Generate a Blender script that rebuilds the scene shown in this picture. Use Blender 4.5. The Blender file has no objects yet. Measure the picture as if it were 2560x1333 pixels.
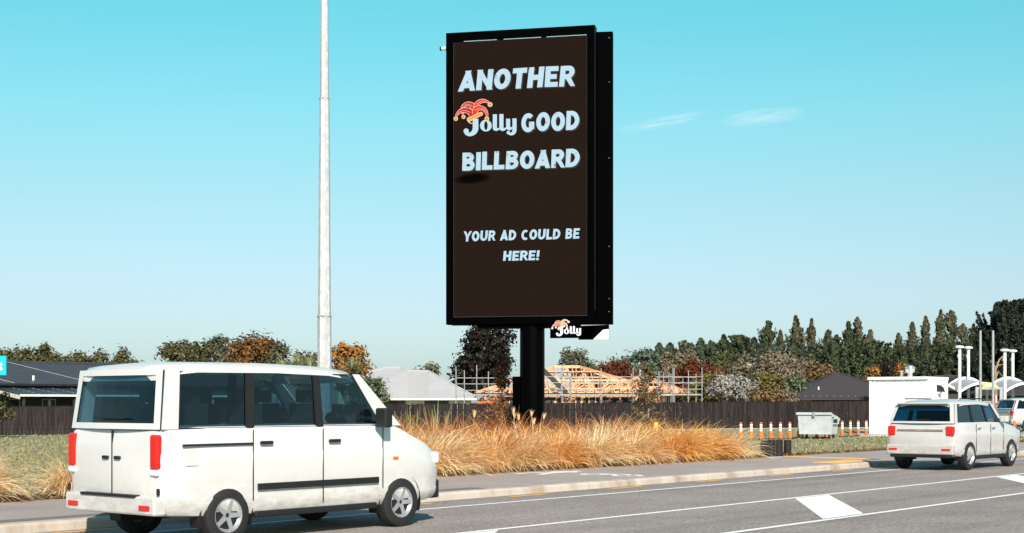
import bpy, bmesh, math, random
import numpy as np
from mathutils import Matrix, Vector

random.seed(7)
SC = bpy.context.scene
COL = SC.collection
rad = math.radians

# ------------------------------------------------------------------ camera, sky, sun, exposure
F = 3555.0            # focal length in photo pixels (2560 wide)
HZ = 1005.0           # horizon row
EYE = 1.7
cam_d = bpy.data.cameras.new('camera')
cam = bpy.data.objects.new('camera', cam_d)
COL.objects.link(cam)
cam.location = (0, 0, EYE)
cam.rotation_euler = (rad(90), 0, 0)
cam_d.sensor_fit = 'HORIZONTAL'
cam_d.sensor_width = 36.0
cam_d.lens = 36.0 * F / 2560.0
cam_d.shift_y = (HZ - 666.5) / 2560.0
cam_d.clip_start = 0.1
cam_d.clip_end = 3000
SC.camera = cam

SUN_AZ = rad(9)      # to the right of straight behind the camera
SUN_EL = rad(33)
world = bpy.data.worlds.new('World')
SC.world = world
world.use_nodes = True
wn, wl = world.node_tree.nodes, world.node_tree.links
wn.clear()
w_out = wn.new('ShaderNodeOutputWorld')
w_bg = wn.new('ShaderNodeBackground')
w_sky = wn.new('ShaderNodeTexSky')
w_sky.sky_type = 'NISHITA'
w_sky.sun_disc = False
w_sky.sun_elevation = SUN_EL
w_sky.sun_rotation = rad(180) - SUN_AZ
w_sky.altitude = 0
w_sky.air_density = 1.0
w_sky.dust_density = 0.6
w_sky.ozone_density = 1.0
w_bg.inputs['Strength'].default_value = 0.0665
# colour grade of the sky by elevation (photograph is cyan) and two faint cirrus wisps
w_tint = wn.new('ShaderNodeMix'); w_tint.data_type = 'RGBA'; w_tint.blend_type = 'MULTIPLY'
w_tint.inputs[0].default_value = 1.0
w_hsv = wn.new('ShaderNodeHueSaturation')
w_hsv.inputs['Saturation'].default_value = 1.0
wl.new(w_sky.outputs[0], w_hsv.inputs['Color'])
wl.new(w_hsv.outputs[0], w_tint.inputs[6])
sky_col = w_tint.outputs[2]
w_tc = wn.new('ShaderNodeTexCoord')
def wmath(op, a, b=None, c=None):
    n = wn.new('ShaderNodeMath'); n.operation = op
    for i, s in enumerate((a, b, c)):
        if s is None: continue
        if isinstance(s, (int, float)): n.inputs[i].default_value = s
        else: wl.new(s, n.inputs[i])
    return n.outputs[0]
w_sep = wn.new('ShaderNodeSeparateXYZ'); wl.new(w_tc.outputs['Generated'], w_sep.inputs[0])
w_ramp = wn.new('ShaderNodeValToRGB')
_st = [(0.0, (0.62, 0.84, 1.16)), (0.04, (0.76, 0.91, 1.12)), (0.079, (0.90, 1.00, 1.12)), (0.141, (0.95, 1.22, 1.12)), (0.195, (0.84, 1.46, 1.24)), (0.28, (0.60, 1.72, 1.36)), (0.5, (0.74, 1.30, 1.20)), (1.0, (0.85, 1.15, 1.12))]  # upper stops eased towards neutral to weaken the cyan fill light
_e = w_ramp.color_ramp.elements
while len(_e) < len(_st): _e.new(0.5)
for _el, (_p, _c) in zip(_e, _st): _el.position = _p; _el.color = (*_c, 1)
wl.new(w_sep.outputs[2], w_ramp.inputs[0]); wl.new(w_ramp.outputs[0], w_tint.inputs[7])
az = wmath('ARCTAN2', w_sep.outputs[0], w_sep.outputs[1])
w_noi = wn.new('ShaderNodeTexNoise'); w_noi.inputs['Scale'].default_value = 1.0
w_noi.inputs['Detail'].default_value = 5; w_noi.inputs['Roughness'].default_value = 0.6
w_cmb = wn.new('ShaderNodeCombineXYZ')
el_t = wmath('SUBTRACT', w_sep.outputs[2], wmath('MULTIPLY', az, 0.12))
wl.new(wmath('MULTIPLY', az, 30), w_cmb.inputs[0]); wl.new(wmath('MULTIPLY', el_t, 330), w_cmb.inputs[1])
wl.new(w_cmb.outputs[0], w_noi.inputs['Vector'])
def wisp(pxc, pyc, ax, ay, slope):
    a0 = math.atan((pxc - 1280) / F); e0 = (HZ - pyc) / F * math.cos(a0) ** 1
    e0 = math.sin(math.atan((HZ - pyc) / math.hypot(F, pxc - 1280)))
    dx = wmath('DIVIDE', wmath('SUBTRACT', az, a0), ax / F)
    dy0 = wmath('SUBTRACT', wmath('SUBTRACT', w_sep.outputs[2], e0), wmath('MULTIPLY', wmath('SUBTRACT', az, a0), slope))
    dy = wmath('DIVIDE', dy0, ay / F)
    r2 = wmath('ADD', wmath('MULTIPLY', dx, dx), wmath('MULTIPLY', dy, dy))
    return wmath('MAXIMUM', wmath('SUBTRACT', 1.0, r2), 0.0)
m1 = wisp(1655, 306, 120, 14, 0.16)
m2 = wisp(1905, 293, 110, 22, 0.08)
msk = wmath('MULTIPLY', wmath('MAXIMUM', m1, m2), wmath('MULTIPLY', wmath('SUBTRACT', w_noi.outputs[0], 0.33), 2.0))
msk = wmath('MINIMUM', wmath('MAXIMUM', msk, 0.0), 0.45)
w_cl = wn.new('ShaderNodeMix'); w_cl.data_type = 'RGBA'
wl.new(msk, w_cl.inputs[0]); wl.new(sky_col, w_cl.inputs[6]); w_cl.inputs[7].default_value = (7.2, 9.0, 10.0, 1)
wl.new(w_cl.outputs[2], w_bg.inputs['Color'])
wl.new(w_bg.outputs[0], w_out.inputs['Surface'])

sun_d = bpy.data.lights.new('sun', 'SUN')
sun_d.energy = 4.6
sun_d.angle = rad(0.55)
sun_d.color = (1.0, 0.90, 0.79)
sun = bpy.data.objects.new('sun', sun_d)
COL.objects.link(sun)
sdir = Vector((math.cos(SUN_EL) * math.sin(SUN_AZ), -math.cos(SUN_EL) * math.cos(SUN_AZ), math.sin(SUN_EL)))
sun.rotation_euler = sdir.to_track_quat('Z', 'Y').to_euler()
sun.location = sdir * 60
SC.view_settings.view_transform = 'Standard'
SC.view_settings.look = 'None'
SC.view_settings.exposure = 0.65
SC.view_settings.gamma = 1.0
SC.view_settings.use_curve_mapping = False
SC.cycles.max_bounces = 8
SC.cycles.transparent_max_bounces = 16
SC.cycles.use_denoising = True

# ------------------------------------------------------------------ helpers
PHI = math.atan2(2970, F)                        # road direction, from the view axis towards the right
DX, DY = math.sin(PHI), math.cos(PHI)
NX, NY = -DY, DX
ROAD_ROT = math.atan2(DY, DX)
def R(s, t, z=0.0): return Vector((s * DX + t * NX, s * DY + t * NY, z))
def at(px, Y, z=0.0): return Vector(((px - 1280) * Y / F, Y, z))
def zat(py, Y): return EYE - (py - HZ) * Y / F

def lnk(o, parent=None):
    COL.objects.link(o)
    if parent is not None: o.parent = parent
    return o
def tag(o, label, cat, group=None):
    o['label'] = label; o['category'] = cat
    if group: o['group'] = group
    return o
def thing(name, label, cat, loc=(0, 0, 0), rot=0.0, group=None):
    o = bpy.data.objects.new(name, None)
    o.empty_display_size = 0.2
    COL.objects.link(o); o.location = loc; o.rotation_euler = (0, 0, rot)
    return tag(o, label, cat, group)

class MB:
    def __init__(s): s.v = []; s.f = []
    def poly(s, pts):
        b = len(s.v); s.v += [tuple(p) for p in pts]; s.f.append(tuple(range(b, b + len(pts)))); return s
    def box(s, x0, x1, y0, y1, z0, z1, M=None):
        b = len(s.v)
        P = [(x0,y0,z0),(x1,y0,z0),(x1,y1,z0),(x0,y1,z0),(x0,y0,z1),(x1,y0,z1),(x1,y1,z1),(x0,y1,z1)]
        s.v += [tuple(M @ Vector(p)) if M else p for p in P]
        s.f += [tuple(b+i for i in q) for q in ((3,2,1,0),(4,5,6,7),(0,1,5,4),(1,2,6,5),(2,3,7,6),(3,0,4,7))]
        return s
    def prism(s, pts, off):
        n = len(pts); b = len(s.v); off = Vector(off)
        s.v += [tuple(p) for p in pts] + [tuple(Vector(p) + off) for p in pts]
        s.f.append(tuple(range(b + n - 1, b - 1, -1))); s.f.append(tuple(range(b + n, b + 2*n)))
        for i in range(n):
            j = (i + 1) % n
            s.f.append((b+i, b+j, b+n+j, b+n+i))
        return s
    def loft(s, rings, cap=True, closed=True):
        b = len(s.v); n = len(rings[0])
        for r in rings: s.v += [tuple(p) for p in r]
        for k in range(len(rings) - 1):
            for i in range(n if closed else n - 1):
                j = (i + 1) % n
                s.f.append((b+k*n+i, b+k*n+j, b+(k+1)*n+j, b+(k+1)*n+i))
        if cap:
            s.f.append(tuple(b+i for i in range(n-1, -1, -1)))
            s.f.append(tuple(b+(len(rings)-1)*n+i for i in range(n)))
        return s
    def tube(s, p0, p1, r0, r1=None, n=10, cap=True):
        r1 = r0 if r1 is None else r1
        p0, p1 = Vector(p0), Vector(p1); d = (p1 - p0).normalized()
        a = d.orthogonal().normalized(); c = d.cross(a)
        rg = lambda p, r: [p + (a*math.cos(2*math.pi*i/n) + c*math.sin(2*math.pi*i/n))*r for i in range(n)]
        return s.loft([rg(p0, r0), rg(p1, r1)], cap)
    def path(s, pts, radii, n=8):
        pts = [Vector(p) for p in pts]; rings = []
        for i, p in enumerate(pts):
            d = (pts[min(i+1, len(pts)-1)] - pts[max(i-1, 0)]).normalized()
            a = d.cross(Vector((0.31, 0.95, 0.05))).normalized(); c = d.cross(a)
            rings.append([p + (a*math.cos(2*math.pi*k/n) + c*math.sin(2*math.pi*k/n))*radii[i] for k in range(n)])
        return s.loft(rings)
    def lathe(s, prof, n=16, c=(0,0,0), cap=True):
        return s.loft([[(c[0]+r*math.cos(2*math.pi*i/n), c[1]+r*math.sin(2*math.pi*i/n), c[2]+z) for i in range(n)] for r, z in prof], cap)
    def build(s, name, mat, parent=None, smooth=None):
        me = bpy.data.meshes.new(name); me.from_pydata(s.v, [], s.f); me.update()
        if smooth is not None:
            me.shade_smooth(); me.set_sharp_from_angle(angle=rad(smooth))
        if mat: me.materials.append(mat)
        return lnk(bpy.data.objects.new(name, me), parent)

def fixnormals(o):
    bm = bmesh.new(); bm.from_mesh(o.data); bmesh.ops.recalc_face_normals(bm, faces=bm.faces); bm.to_mesh(o.data); bm.free()
    return o

_shared = {}
def unit(kind, mat):
    k = (kind, mat.name)
    if k not in _shared:
        m = MB()
        if kind == 'box': m.box(-.5, .5, -.5, .5, -.5, .5)
        else: m.tube((-.5, 0, 0), (.5, 0, 0), 1, n=8)
        o = m.build('tmp', mat, smooth=40 if kind != 'box' else None)
        _shared[k] = o.data; bpy.data.objects.remove(o)
    return _shared[k]
def beam(name, p0, p1, w, h, mat, parent=None, kind='box', up=(0, 0, 1)):
    """straight bar from p0 to p1 (w across, h along 'up'); all alike bars share one mesh"""
    p0, p1 = Vector(p0), Vector(p1); d = p1 - p0; L = d.length; x = d / L
    u = Vector(up)
    if abs(x.dot(u)) > 0.98: u = Vector((0, 1, 0))
    y = u.cross(x).normalized(); z = x.cross(y)
    o = bpy.data.objects.new(name, unit(kind, mat)); lnk(o, parent)
    M = Matrix.Identity(4)
    for i in range(3):
        M[i][0] = x[i]*L; M[i][1] = y[i]*w; M[i][2] = z[i]*h; M[i][3] = (p0[i]+p1[i])/2
    o.matrix_basis = M
    return o
def copy_tree(o, parent=None):
    c = o.copy(); COL.objects.link(c)
    if parent is not None: c.parent = parent
    for ch in list(o.children): copy_tree(ch, c)
    return c

# ------------------------------------------------------------------ materials
def mk(name):
    m = bpy.data.materials.new(name); m.use_nodes = True
    nt = m.node_tree; b = nt.nodes['Principled BSDF']
    return m, nt, b
def ramp(nt, fac, stops):
    r = nt.nodes.new('ShaderNodeValToRGB')
    e = r.color_ramp.elements
    while len(e) < len(stops): e.new(0.5)
    for el, (p, c) in zip(e, stops): el.position = p; el.color = (*c, 1)
    nt.links.new(fac, r.inputs[0]); return r.outputs[0]
def noise(nt, scale, detail=4, vec=None, rough=0.55):
    n = nt.nodes.new('ShaderNodeTexNoise'); n.inputs['Scale'].default_value = scale
    n.inputs['Detail'].default_value = detail; n.inputs['Roughness'].default_value = rough
    if vec is not None: nt.links.new(vec, n.inputs['Vector'])
    return n.outputs[0]
def coords(nt, sc=(1, 1, 1), which='Object'):
    t = nt.nodes.new('ShaderNodeTexCoord'); mp = nt.nodes.new('ShaderNodeMapping')
    mp.inputs['Scale'].default_value = sc
    nt.links.new(t.outputs[which], mp.inputs['Vector']); return mp.outputs[0]
def geopos(nt, sc=(1, 1, 1)):
    t = nt.nodes.new('ShaderNodeNewGeometry'); mp = nt.nodes.new('ShaderNodeMapping')
    mp.inputs['Scale'].default_value = sc
    nt.links.new(t.outputs['Position'], mp.inputs['Vector']); return mp.outputs[0]
def mixc(nt, fac, a, b, mode='MIX'):
    n = nt.nodes.new('ShaderNodeMix'); n.data_type = 'RGBA'; n.blend_type = mode
    for i, s in ((0, fac), (6, a), (7, b)):
        if isinstance(s, (int, float)): n.inputs[i].default_value = s
        elif isinstance(s, tuple): n.inputs[i].default_value = (*s, 1)
        else: nt.links.new(s, n.inputs[i])
    return n.outputs[2]
def bump(nt, b, h, strength=0.3, dist=0.01):
    n = nt.nodes.new('ShaderNodeBump'); n.inputs['Strength'].default_value = strength; n.inputs['Distance'].default_value = dist
    nt.links.new(h, n.inputs['Height']); nt.links.new(n.outputs[0], b.inputs['Normal'])
def plain(name, c, rough=0.6, metal=0.0, var=0.18, scale=6.0, spec=0.4, bmp=0.0, objvar=0.0, stretch=(1, 1, 1)):
    m, nt, b = mk(name)
    v = geopos(nt, stretch)
    n = noise(nt, scale, 5, v)
    lo = tuple(x * (1 - var) for x in c); hi = tuple(min(1, x * (1 + var)) for x in c)
    col = ramp(nt, n, [(0.3, lo), (0.7, hi)])
    if objvar:
        oi = nt.nodes.new('ShaderNodeObjectInfo')
        g = ramp(nt, oi.outputs['Random'], [(0, (1 - objvar,) * 3), (1, (1 + objvar,) * 3)])
        col = mixc(nt, 1.0, col, g, 'MULTIPLY')
    nt.links.new(col, b.inputs['Base Color'])
    b.inputs['Roughness'].default_value = rough; b.inputs['Metallic'].default_value = metal
    b.inputs['Specular IOR Level'].default_value = spec
    if bmp: bump(nt, b, n, bmp, 0.02)
    return m

def emit(name, c, strength, dots=False, specks=False):
    m, nt, b = mk(name)
    b.inputs['Base Color'].default_value = (0.001, 0.001, 0.001, 1); b.inputs['Roughness'].default_value = 0.8
    b.inputs['Specular IOR Level'].default_value = 0.0
    col = (*c, 1)
    b.inputs['Emission Color'].default_value = col
    b.inputs['Emission Strength'].default_value = strength
    if dots:
        v = coords(nt, (1, 1, 1))
        n1 = noise(nt, 26, 6, v, 0.8)
        w1 = nt.nodes.new('ShaderNodeTexWave'); w1.inputs['Scale'].default_value = 5.2; w1.inputs['Distortion'].default_value = 0.6
        w2 = nt.nodes.new('ShaderNodeTexWave'); w2.bands_direction = 'Z'; w2.inputs['Scale'].default_value = 5.2; w2.inputs['Distortion'].default_value = 0.6
        nt.links.new(v, w1.inputs['Vector']); nt.links.new(v, w2.inputs['Vector'])
        a = mixc(nt, 0.5, w1.outputs[0], w2.outputs[0])
        a = mixc(nt, 0.55, a, n1)
        nt.links.new(ramp(nt, a, [(0.2, tuple(x*0.72 for x in c)), (0.8, tuple(x*1.3 for x in c))]), b.inputs['Emission Color'])
    if specks:
        v = coords(nt, (1, 1, 1))
        a = noise(nt, 9, 6, v, 0.75); big = noise(nt, 2.4, 2, v)
        s = nt.nodes.new('ShaderNodeMath'); s.operation = 'ADD'; nt.links.new(a, s.inputs[0]); nt.links.new(big, s.inputs[1])
        nt.links.new(ramp(nt, s.outputs[0], [(0.0, c), (1.0, c), (1.0, c)]), b.inputs['Emission Color'])
        r = nt.nodes.new('ShaderNodeMapRange'); r.inputs[1].default_value = 0.615; r.inputs[2].default_value = 0.66
        nt.links.new(a, r.inputs[0])
        nt.links.new(mixc(nt, r.outputs[0], c, tuple(x*0.22 for x in c)), b.inputs['Emission Color'])
    return m

def foliage(name, stops, rough=0.6, transl=0.10, attr='rnd', tip=None):
    m, nt, b = mk(name)
    a = nt.nodes.new('ShaderNodeAttribute'); a.attribute_name = attr
    n = noise(nt, 0.9, 2, geopos(nt))
    f = nt.nodes.new('ShaderNodeMath'); f.operation = 'MULTIPLY_ADD'; f.inputs[1].default_value = 0.62
    nt.links.new(a.outputs['Fac'], f.inputs[0])
    g = nt.nodes.new('ShaderNodeMath'); g.operation = 'MULTIPLY_ADD'; g.inputs[1].default_value = 0.9; g.inputs[2].default_value = -0.26
    nt.links.new(n, g.inputs[0]); nt.links.new(g.outputs[0], f.inputs[2])
    col = ramp(nt, f.outputs[0], [(i / (len(stops) - 1), c) for i, c in enumerate(stops)])
    nt.links.new(col, b.inputs['Base Color']); b.inputs['Roughness'].default_value = rough
    b.inputs['Specular IOR Level'].default_value = 0.25
    if transl:
        t = nt.nodes.new('ShaderNodeBsdfTranslucent'); nt.links.new(col, t.inputs['Color'])
        mx = nt.nodes.new('ShaderNodeMixShader'); mx.inputs[0].default_value = transl
        out = nt.nodes['Material Output']
        nt.links.new(b.outputs[0], mx.inputs[1]); nt.links.new(t.outputs[0], mx.inputs[2]); nt.links.new(mx.outputs[0], out.inputs['Surface'])
    return m

def m_asphalt(name, c, speck=0.35, tracks=False):
    m, nt, b = mk(name)
    v = geopos(nt)
    fine = noise(nt, 17, 5, v, 0.9); big = noise(nt, 0.45, 4, v)
    mid = noise(nt, 6, 5, v, 0.9)
    col = ramp(nt, fine, [(0.32, tuple(x*(1-speck) for x in c)), (0.52, c), (0.70, tuple(x*(1+speck*1.5) for x in c))])
    col = mixc(nt, 1.0, col, ramp(nt, big, [(0.3, (0.86,)*3), (0.7, (1.12,)*3)]), 'MULTIPLY')
    col = mixc(nt, 1.0, col, ramp(nt, mid, [(0.3, (0.80,)*3 if tracks else (0.94,)*3), (0.7, (1.2,)*3 if tracks else (1.06,)*3)]), 'MULTIPLY')
    if tracks:   # worn, polished wheel tracks and oil strip along the lanes
        g = nt.nodes.new('ShaderNodeNewGeometry'); vr = nt.nodes.new('ShaderNodeVectorRotate'); vr.rotation_type = 'Z_AXIS'
        vr.inputs['Angle'].default_value = -ROAD_ROT
        nt.links.new(g.outputs['Position'], vr.inputs['Vector'])
        mp = nt.nodes.new('ShaderNodeMapping'); mp.inputs['Scale'].default_value = (0.03, 1.15, 1)
        nt.links.new(vr.outputs[0], mp.inputs['Vector'])
        tr = noise(nt, 1.0, 3, mp.outputs[0])
        col = mixc(nt, 1.0, col, ramp(nt, tr, [(0.32, (0.80,)*3), (0.50, (0.97,)*3), (0.70, (1.1,)*3)]), 'MULTIPLY')
        # sealed cracks / patches
        vo = nt.nodes.new('ShaderNodeTexVoronoi'); vo.feature = 'DISTANCE_TO_EDGE'; vo.inputs['Scale'].default_value = 0.22
        mp2 = nt.nodes.new('ShaderNodeMapping'); mp2.inputs['Scale'].default_value = (0.5, 1.6, 1)
        nt.links.new(vr.outputs[0], mp2.inputs['Vector'])
        w = nt.nodes.new('ShaderNodeVectorMath'); w.operation = 'ADD'
        nz = nt.nodes.new('ShaderNodeTexNoise'); nz.inputs['Scale'].default_value = 1.3; nz.inputs['Detail'].default_value = 4
        nt.links.new(mp2.outputs[0], nz.inputs['Vector']); nt.links.new(mp2.outputs[0], w.inputs[0]); nt.links.new(nz.outputs['Color'], w.inputs[1])
        nt.links.new(w.outputs[0], vo.inputs['Vector'])
        col = mixc(nt, 1.0, col, ramp(nt, vo.outputs['Distance'], [(0.0, (0.80,)*3), (0.003, (0.88,)*3), (0.006, (1,)*3)]), 'MULTIPLY')
    nt.links.new(col, b.inputs['Base Color'])
    b.inputs['Roughness'].default_value = 0.85; b.inputs['Specular IOR Level'].default_value = 0.3
    bump(nt, b, fine, 0.5, 0.006)
    return m

def m_paint(name, c, wear=0.35):
    m, nt, b = mk(name)
    v = geopos(nt); a = noise(nt, 22, 6, v, 0.8); g = noise(nt, 1.4, 3, v)
    s = nt.nodes.new('ShaderNodeMath'); s.operation = 'MULTIPLY_ADD'; s.inputs[1].default_value = 0.55
    nt.links.new(g, s.inputs[0]); nt.links.new(a, s.inputs[2])
    nt.links.new(ramp(nt, s.outputs[0], [(0.44, tuple(x*wear for x in c)), (0.56, tuple(x*0.88 for x in c)), (1, c)]), b.inputs['Base Color'])
    b.inputs['Roughness'].default_value = 0.7
    return m

def m_kerb():
    m, nt, b = mk('kerb_concrete')
    v = geopos(nt)
    st = noise(nt, 1.0, 5, geopos(nt, (1.5, 1.5, 0.4)), 0.6)
    fn = noise(nt, 45, 3, v, 0.7)
    col = ramp(nt, st, [(0.30, (0.28, 0.20, 0.145)), (0.48, (0.44, 0.375, 0.32)), (0.70, (0.53, 0.475, 0.42))])
    col = mixc(nt, 1.0, col, ramp(nt, fn, [(0.3, (0.85,)*3), (0.7, (1.1,)*3)]), 'MULTIPLY')
    nt.links.new(col, b.inputs['Base Color']); b.inputs['Roughness'].default_value = 0.85
    bump(nt, b, fn, 0.3, 0.005)
    return m

def m_lawn():
    m, nt, b = mk('lawn_grass')
    v = geopos(nt); a = noise(nt, 0.5, 5, v, 0.65); f = noise(nt, 22, 5, v, 0.8)
    col = ramp(nt, a, [(0.3, (0.155, 0.165, 0.080)), (0.52, (0.235, 0.215, 0.115)), (0.72, (0.34, 0.27, 0.155))])
    col = mixc(nt, 1.0, col, ramp(nt, f, [(0.3, (0.75,)*3), (0.7, (1.18,)*3)]), 'MULTIPLY')
    nt.links.new(col, b.inputs['Base Color']); b.inputs['Roughness'].default_value = 0.95
    bump(nt, b, f, 0.4, 0.03)
    return m

def m_galv():
    m, nt, b = mk('galvanised_steel')
    v = geopos(nt, (1, 1, 0.5))
    vo = nt.nodes.new('ShaderNodeTexVoronoi'); vo.inputs['Scale'].default_value = 26; nt.links.new(v, vo.inputs['Vector'])
    n = noise(nt, 7, 6, v, 0.75)
    sp = nt.nodes.new('ShaderNodeSeparateColor'); nt.links.new(vo.outputs['Color'], sp.inputs[0])
    col = mixc(nt, 0.5, ramp(nt, sp.outputs[0], [(0, (0.38, 0.39, 0.40)), (1, (0.60, 0.61, 0.615))]),
               ramp(nt, n, [(0.35, (0.38, 0.39, 0.40)), (0.6, (0.56, 0.565, 0.57)), (0.7, (0.85, 0.85, 0.85))]))
    nt.links.new(col, b.inputs['Base Color']); b.inputs['Metallic'].default_value = 0.25
    b.inputs['Roughness'].default_value = 0.5
    bump(nt, b, n, 0.25, 0.01)
    return m

def m_glass(name, c, alpha=0.5, rough=0.04):
    m, nt, b = mk(name)
    out = nt.nodes['Material Output']
    tr = nt.nodes.new('ShaderNodeBsdfTransparent'); tr.inputs[0].default_value = (*c, 1)
    gl = nt.nodes.new('ShaderNodeBsdfGlossy'); gl.inputs['Roughness'].default_value = rough
    gl.inputs['Color'].default_value = (0.9, 0.95, 1, 1)
    lw = nt.nodes.new('ShaderNodeLayerWeight'); lw.inputs[0].default_value = 0.5
    pw = nt.nodes.new('ShaderNodeMath'); pw.operation = 'POWER'; pw.inputs[1].default_value = 4.0
    ad = nt.nodes.new('ShaderNodeMath'); ad.operation = 'MULTIPLY_ADD'; ad.inputs[1].default_value = 0.9; ad.inputs[2].default_value = 0.05
    nt.links.new(lw.outputs['Facing'], pw.inputs[0]); nt.links.new(pw.outputs[0], ad.inputs[0])
    mx = nt.nodes.new('ShaderNodeMixShader')
    nt.links.new(ad.outputs[0], mx.inputs[0]); nt.links.new(tr.outputs[0], mx.inputs[1]); nt.links.new(gl.outputs[0], mx.inputs[2])
    nt.links.new(mx.outputs[0], out.inputs['Surface'])
    return m

def m_carpaint(name, c):
    m, nt, b = mk(name)
    n = noise(nt, 3, 4, geopos(nt))
    tc = nt.nodes.new('ShaderNodeTexCoord'); sp = nt.nodes.new('ShaderNodeSeparateXYZ'); nt.links.new(tc.outputs['Object'], sp.inputs[0])
    mr = nt.nodes.new('ShaderNodeMapRange'); mr.inputs[1].default_value = 0.85; mr.inputs[2].default_value = 0.30
    nt.links.new(sp.outputs[2], mr.inputs[0])
    dn = noise(nt, 5, 6, coords(nt, (1, 1, 2.2)), 0.7)
    dm = nt.nodes.new('ShaderNodeMath'); dm.operation = 'MULTIPLY'; nt.links.new(mr.outputs[0], dm.inputs[0])
    nt.links.new(ramp(nt, dn, [(0.35, (0.05,)*3), (0.7, (0.75,)*3)]), dm.inputs[1])
    cl = ramp(nt, n, [(0.3, tuple(x*0.95 for x in c)), (0.7, c)])
    nt.links.new(mixc(nt, dm.outputs[0], cl, (0.20, 0.165, 0.13)), b.inputs['Base Color'])
    b.inputs['Roughness'].default_value = 0.32; b.inputs['Coat Weight'].default_value = 0.6; b.inputs['Coat Roughness'].default_value = 0.06
    return m

M = {}
M['asphalt'] = m_asphalt('road_asphalt', (0.275, 0.238, 0.222), 0.7, True)
M['path'] = m_asphalt('path_asphalt', (0.330, 0.282, 0.262), 0.12)
M['patch'] = m_asphalt('path_edge_asphalt', (0.17, 0.155, 0.15), 0.3)
M['kerb'] = m_kerb()
M['lawn'] = m_lawn()
M['soil'] = plain('bed_soil', (0.13, 0.09, 0.06), 0.95, var=0.5, scale=9, bmp=0.6)
M['concrete'] = plain('pale_concrete', (0.42, 0.40, 0.37), 0.85, var=0.15, scale=3)
M['white_paint'] = m_paint('white_road_paint', (0.86, 0.83, 0.81), 0.6)
M['yellow_paint'] = m_paint('yellow_road_paint', (0.85, 0.42, 0.06), 0.7)
M['tactile'] = plain('yellow_tactile', (0.80, 0.46, 0.12), 0.7, var=0.15)
M['galv'] = m_galv()
M['galv_tube'] = plain('galvanised_tube', (0.32, 0.325, 0.33), 0.5, 0.2, var=0.15, scale=4)
M['black'] = plain('black_cabinet_paint', (0.0005, 0.0005, 0.0007), 0.6, var=0.2, scale=3, spec=0.01)
M['black_edge'] = plain('bluish_black', (0.003, 0.006, 0.011), 0.3, var=0.2, spec=0.25)
M['black_post'] = plain('black_post_paint', (0.0005, 0.0005, 0.0006), 0.32, var=0.3, scale=3, spec=0.04)
M['sky_gap'] = plain('sky_gap_colour', (0.22, 0.34, 0.38), 0.4, 0.4, var=0.1)
M['screen'] = emit('led_screen', (0.0165, 0.0090, 0.0060), 0.84, dots=True)
M['led_white'] = emit('led_white', (0.44, 0.61, 0.69), 0.84, specks=True)
M['led_plain'] = emit('led_logo_white', (0.44, 0.61, 0.69), 0.84)
M['led_shadow'] = emit('led_shadow', (0.045, 0.040, 0.038), 0.84)
M['led_dark'] = emit('led_dark_patch', (0.0012, 0.001, 0.001), 0.84)
M['led_red'] = emit('led_red', (0.70, 0.045, 0.012), 0.84)
M['led_red2'] = emit('led_deep_red', (0.52, 0.03, 0.02), 0.84)
M['led_pink'] = emit('led_outline', (0.86, 0.50, 0.42), 0.84)
M['led_orange'] = emit('led_orange', (0.90, 0.34, 0.045), 0.84)
M['led_bell'] = emit('led_bell', (0.82, 0.55, 0.28), 0.84)
M['led_gold'] = emit('led_gold', (0.50, 0.30, 0.11), 0.84)
M['sign_white'] = emit('backlit_white', (0.95, 0.93, 0.92), 0.84)
M['sign_red'] = emit('backlit_red', (0.85, 0.12, 0.03), 0.84)
M['sign_orange'] = emit('backlit_orange', (0.95, 0.42, 0.12), 0.84)
M['sign_cream'] = emit('backlit_cream', (0.93, 0.86, 0.55), 0.84)
M['white'] = plain('white_metal', (0.78, 0.77, 0.76), 0.45, var=0.05, scale=2)
M['white_wall'] = plain('white_wall_panel', (0.80, 0.785, 0.77), 0.6, var=0.05, scale=1.5)
M['fence'] = plain('stained_fence_timber', (0.0195, 0.0145, 0.0145), 0.8, var=0.6, scale=2.0, objvar=0.32, stretch=(6, 6, 0.7), spec=0.2)
M['roof_dark'] = plain('dark_metal_roof', (0.044, 0.046, 0.052), 0.5, var=0.12, scale=1)
M['roof_lean'] = plain('dark_lean_to_roof', (0.028, 0.033, 0.038), 0.4, var=0.2, scale=1)
M['roof_brown'] = plain('dark_tile_roof', (0.046, 0.037, 0.040), 0.7, var=0.2, scale=7)
M['roof_pale'] = plain('pale_metal_roof', (0.38, 0.375, 0.385), 0.5, var=0.05, scale=1)
M['wall_dark'] = plain('dark_clad_wall', (0.030, 0.029, 0.030), 0.7, var=0.2)
M['wall_cream'] = plain('cream_wall', (0.52, 0.46, 0.39), 0.8, var=0.08)
M['brick'] = plain('orange_brick_wall', (0.52, 0.20, 0.09), 0.8, var=0.25, scale=14)
M['dark_glass'] = plain('dark_window_glass', (0.01, 0.014, 0.018), 0.12, var=0.1, spec=0.6)
M['window_frame'] = plain('window_frame', (0.30, 0.32, 0.34), 0.5, var=0.05)
M['teal'] = plain('teal_sign_paint', (0.0, 0.42, 0.62), 0.5, var=0.05)
M['beige'] = plain('beige_lettering', (0.75, 0.62, 0.42), 0.6, var=0.05)
M['timber'] = plain('fresh_pine_timber', (0.70, 0.365, 0.20), 0.75, var=0.18, scale=3, objvar=0.22)
M['fascia_dark'] = plain('dark_fascia', (0.018, 0.018, 0.022), 0.5, var=0.1)
M['bark'] = plain('bark', (0.10, 0.075, 0.055), 0.9, var=0.4, scale=8)
M['bark_pale'] = plain('pale_bark', (0.30, 0.22, 0.15), 0.9, var=0.3, scale=8)
M['orange'] = plain('orange_plastic', (0.86, 0.13, 0.012), 0.5, var=0.08)
M['reflective'] = plain('white_reflective_band', (0.88, 0.85, 0.83), 0.4, var=0.04)
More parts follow.
